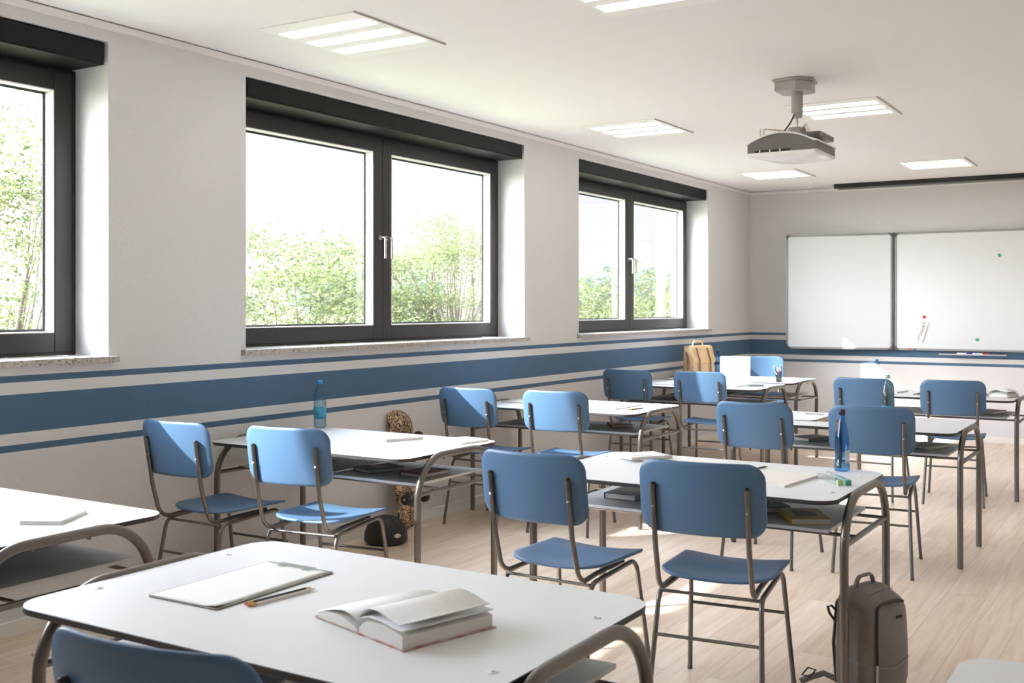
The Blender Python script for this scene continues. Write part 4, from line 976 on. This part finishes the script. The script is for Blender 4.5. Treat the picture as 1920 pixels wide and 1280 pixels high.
# ------------------------------------------------------------------ outdoors
GZ = -4.5
g = MB().box(-420, -1.2, -120, 500, GZ-.5, GZ); go = g.build('ground', M['ground']); struct(go)
rng = np.random.default_rng(5)
def leaf_mesh(name, nclus, per, rx, rz, leaf, seed, m):
    r = np.random.default_rng(seed)
    # cluster centres inside an ellipsoid, more of them near the outside
    d = r.normal(size=(nclus, 3)); d /= np.linalg.norm(d, axis=1)[:, None]; rad = r.uniform(.35, 1, nclus)**.5
    c = d*rad[:, None]*np.array([rx, rx, rz]); c[:, 2] += rz*1.0
    P = []; 
    for k in range(nclus):
        q = r.normal(size=(per, 3))*np.array([.36, .36, .11])*rx*.42; q[:, 2] -= .25*(q[:, 0]**2+q[:, 1]**2)/rx; P.append(c[k]+q)
    P = np.concatenate(P); n = len(P)
    u = r.normal(size=(n, 3)); u[:, 2] *= .35; u /= np.linalg.norm(u, axis=1)[:, None]
    w_ = np.cross(u, r.normal(size=(n, 3))*np.array([.5, .5, 1.0])+np.array([0, 0, .8])); w_ /= np.linalg.norm(w_, axis=1)[:, None]
    s = leaf*r.uniform(.6, 1.25, n)[:, None]; nrm = np.cross(u, w_)
    V = np.empty((n, 4, 3)); V[:, 0] = P-u*s; V[:, 1] = P+w_*s*.42+nrm*s*.12; V[:, 2] = P+u*s; V[:, 3] = P-w_*s*.42+nrm*s*.12
    me = bpy.data.meshes.new(name); me.vertices.add(n*4); me.vertices.foreach_set('co', V.reshape(-1))
    me.loops.add(n*4); me.loops.foreach_set('vertex_index', np.arange(n*4)); me.polygons.add(n); me.polygons.foreach_set('loop_start', np.arange(n)*4); me.polygons.foreach_set('loop_total', np.full(n, 4))
    me.update(); me.materials.append(m); return me, c
def tree_proto(seed, nclus, per, leaf, trunk_h, m, rx=1, rz=1.0):
    me, c = leaf_mesh('foliage', nclus, per, rx, rz, leaf, seed, m)
    r = random.Random(seed); b = MB()
    nb = 4
    for k in range(nb):
        a = 2*PI*k/nb+r.random(); p = [(0.05*math.cos(a), .05*math.sin(a), -trunk_h), (.06*math.cos(a), .06*math.sin(a), -trunk_h*.35), (.16*math.cos(a), .16*math.sin(a), .25), (.35*math.cos(a+.3), .35*math.sin(a+.3), .8), (.45*math.cos(a+.5), .45*math.sin(a+.5), 1.3)]
        b.tube(p, [.06, .045, .03, .018, .008], 7)
    for q in c[::3]:
        s0 = Vector((q[0]*.25, q[1]*.25, max(-.2, q[2]*.35))); s1 = Vector(q); mid = s0.lerp(s1, .5)+Vector((r.uniform(-.06, .06), r.uniform(-.06, .06), .05)); b.tube([s0, mid, s1], [.014, .009, .003], 5)
    return me, b
def plant(me, b, loc, s, rz, label, group):
    t = thing('tree', label, 'tree', (loc[0], loc[1], GZ), rz, group)
    f = bpy.data.objects.new('foliage', me); COL.objects.link(f); f.parent = t; f.scale = (s[0], s[0], s[1]); f.location = (0, 0, loc[2]-GZ)
    if b[1] is None: b[1] = b[0].build('trunk', M['bark'], t); tr = b[1]
    else: tr = b[1].copy(); COL.objects.link(tr); tr.parent = t
    tr.scale = (s[0], s[0], s[1]); tr.location = (0, 0, loc[2]-GZ); return t
mA, bA = tree_proto(3, 190, 230, .0175, 2.4, M['leaf']); bA = [bA, None]
mB_, bB = tree_proto(11, 170, 230, .019, 2.4, M['leaf']); bB = [bB, None]
mC, bC = tree_proto(21, 110, 110, .045, 1.0, M['leaf_hazed']); bC = [bC, None]
# crown bottom z, crown radius, crown half height
plant(mA, bA, (-7.9, 7.9, -1.5), (2.05, 2.75), 0.3, 'big leafy tree filling the left window', 'trees outside the windows')
plant(mB_, bB, (-5.95, 11.2, -1.3), (1.85, 1.95), 1.3, 'round leafy tree seen through the left pane of the middle window', 'trees outside the windows')
plant(mA, bA, (-4.9, 13.4, .35), (1.45, 1.25), 2.2, 'slender tree with visible trunk in the right pane of the middle window', 'trees outside the windows')
plant(mB_, bB, (-5.6, 14.6, -2.3), (1.8, 1.75), 4.2, 'bushy tree low in the middle window, between the round tree and the slender one', 'trees outside the windows')
plant(mB_, bB, (-3.3, 12.0, -2.4), (1.4, 1.7), 5.2, 'low bushy tree under the slender tree in the middle window', 'trees outside the windows')
plant(mA, bA, (-10.4, 26.0, -3.3), (3.5, 3.0), 3.1, 'leafy tree in the left pane of the far window', 'trees outside the windows')
plant(mB_, bB, (-7.3, 27.0, -3.3), (3.4, 3.0), 0.9, 'leafy tree in the right pane of the far window', 'trees outside the windows')
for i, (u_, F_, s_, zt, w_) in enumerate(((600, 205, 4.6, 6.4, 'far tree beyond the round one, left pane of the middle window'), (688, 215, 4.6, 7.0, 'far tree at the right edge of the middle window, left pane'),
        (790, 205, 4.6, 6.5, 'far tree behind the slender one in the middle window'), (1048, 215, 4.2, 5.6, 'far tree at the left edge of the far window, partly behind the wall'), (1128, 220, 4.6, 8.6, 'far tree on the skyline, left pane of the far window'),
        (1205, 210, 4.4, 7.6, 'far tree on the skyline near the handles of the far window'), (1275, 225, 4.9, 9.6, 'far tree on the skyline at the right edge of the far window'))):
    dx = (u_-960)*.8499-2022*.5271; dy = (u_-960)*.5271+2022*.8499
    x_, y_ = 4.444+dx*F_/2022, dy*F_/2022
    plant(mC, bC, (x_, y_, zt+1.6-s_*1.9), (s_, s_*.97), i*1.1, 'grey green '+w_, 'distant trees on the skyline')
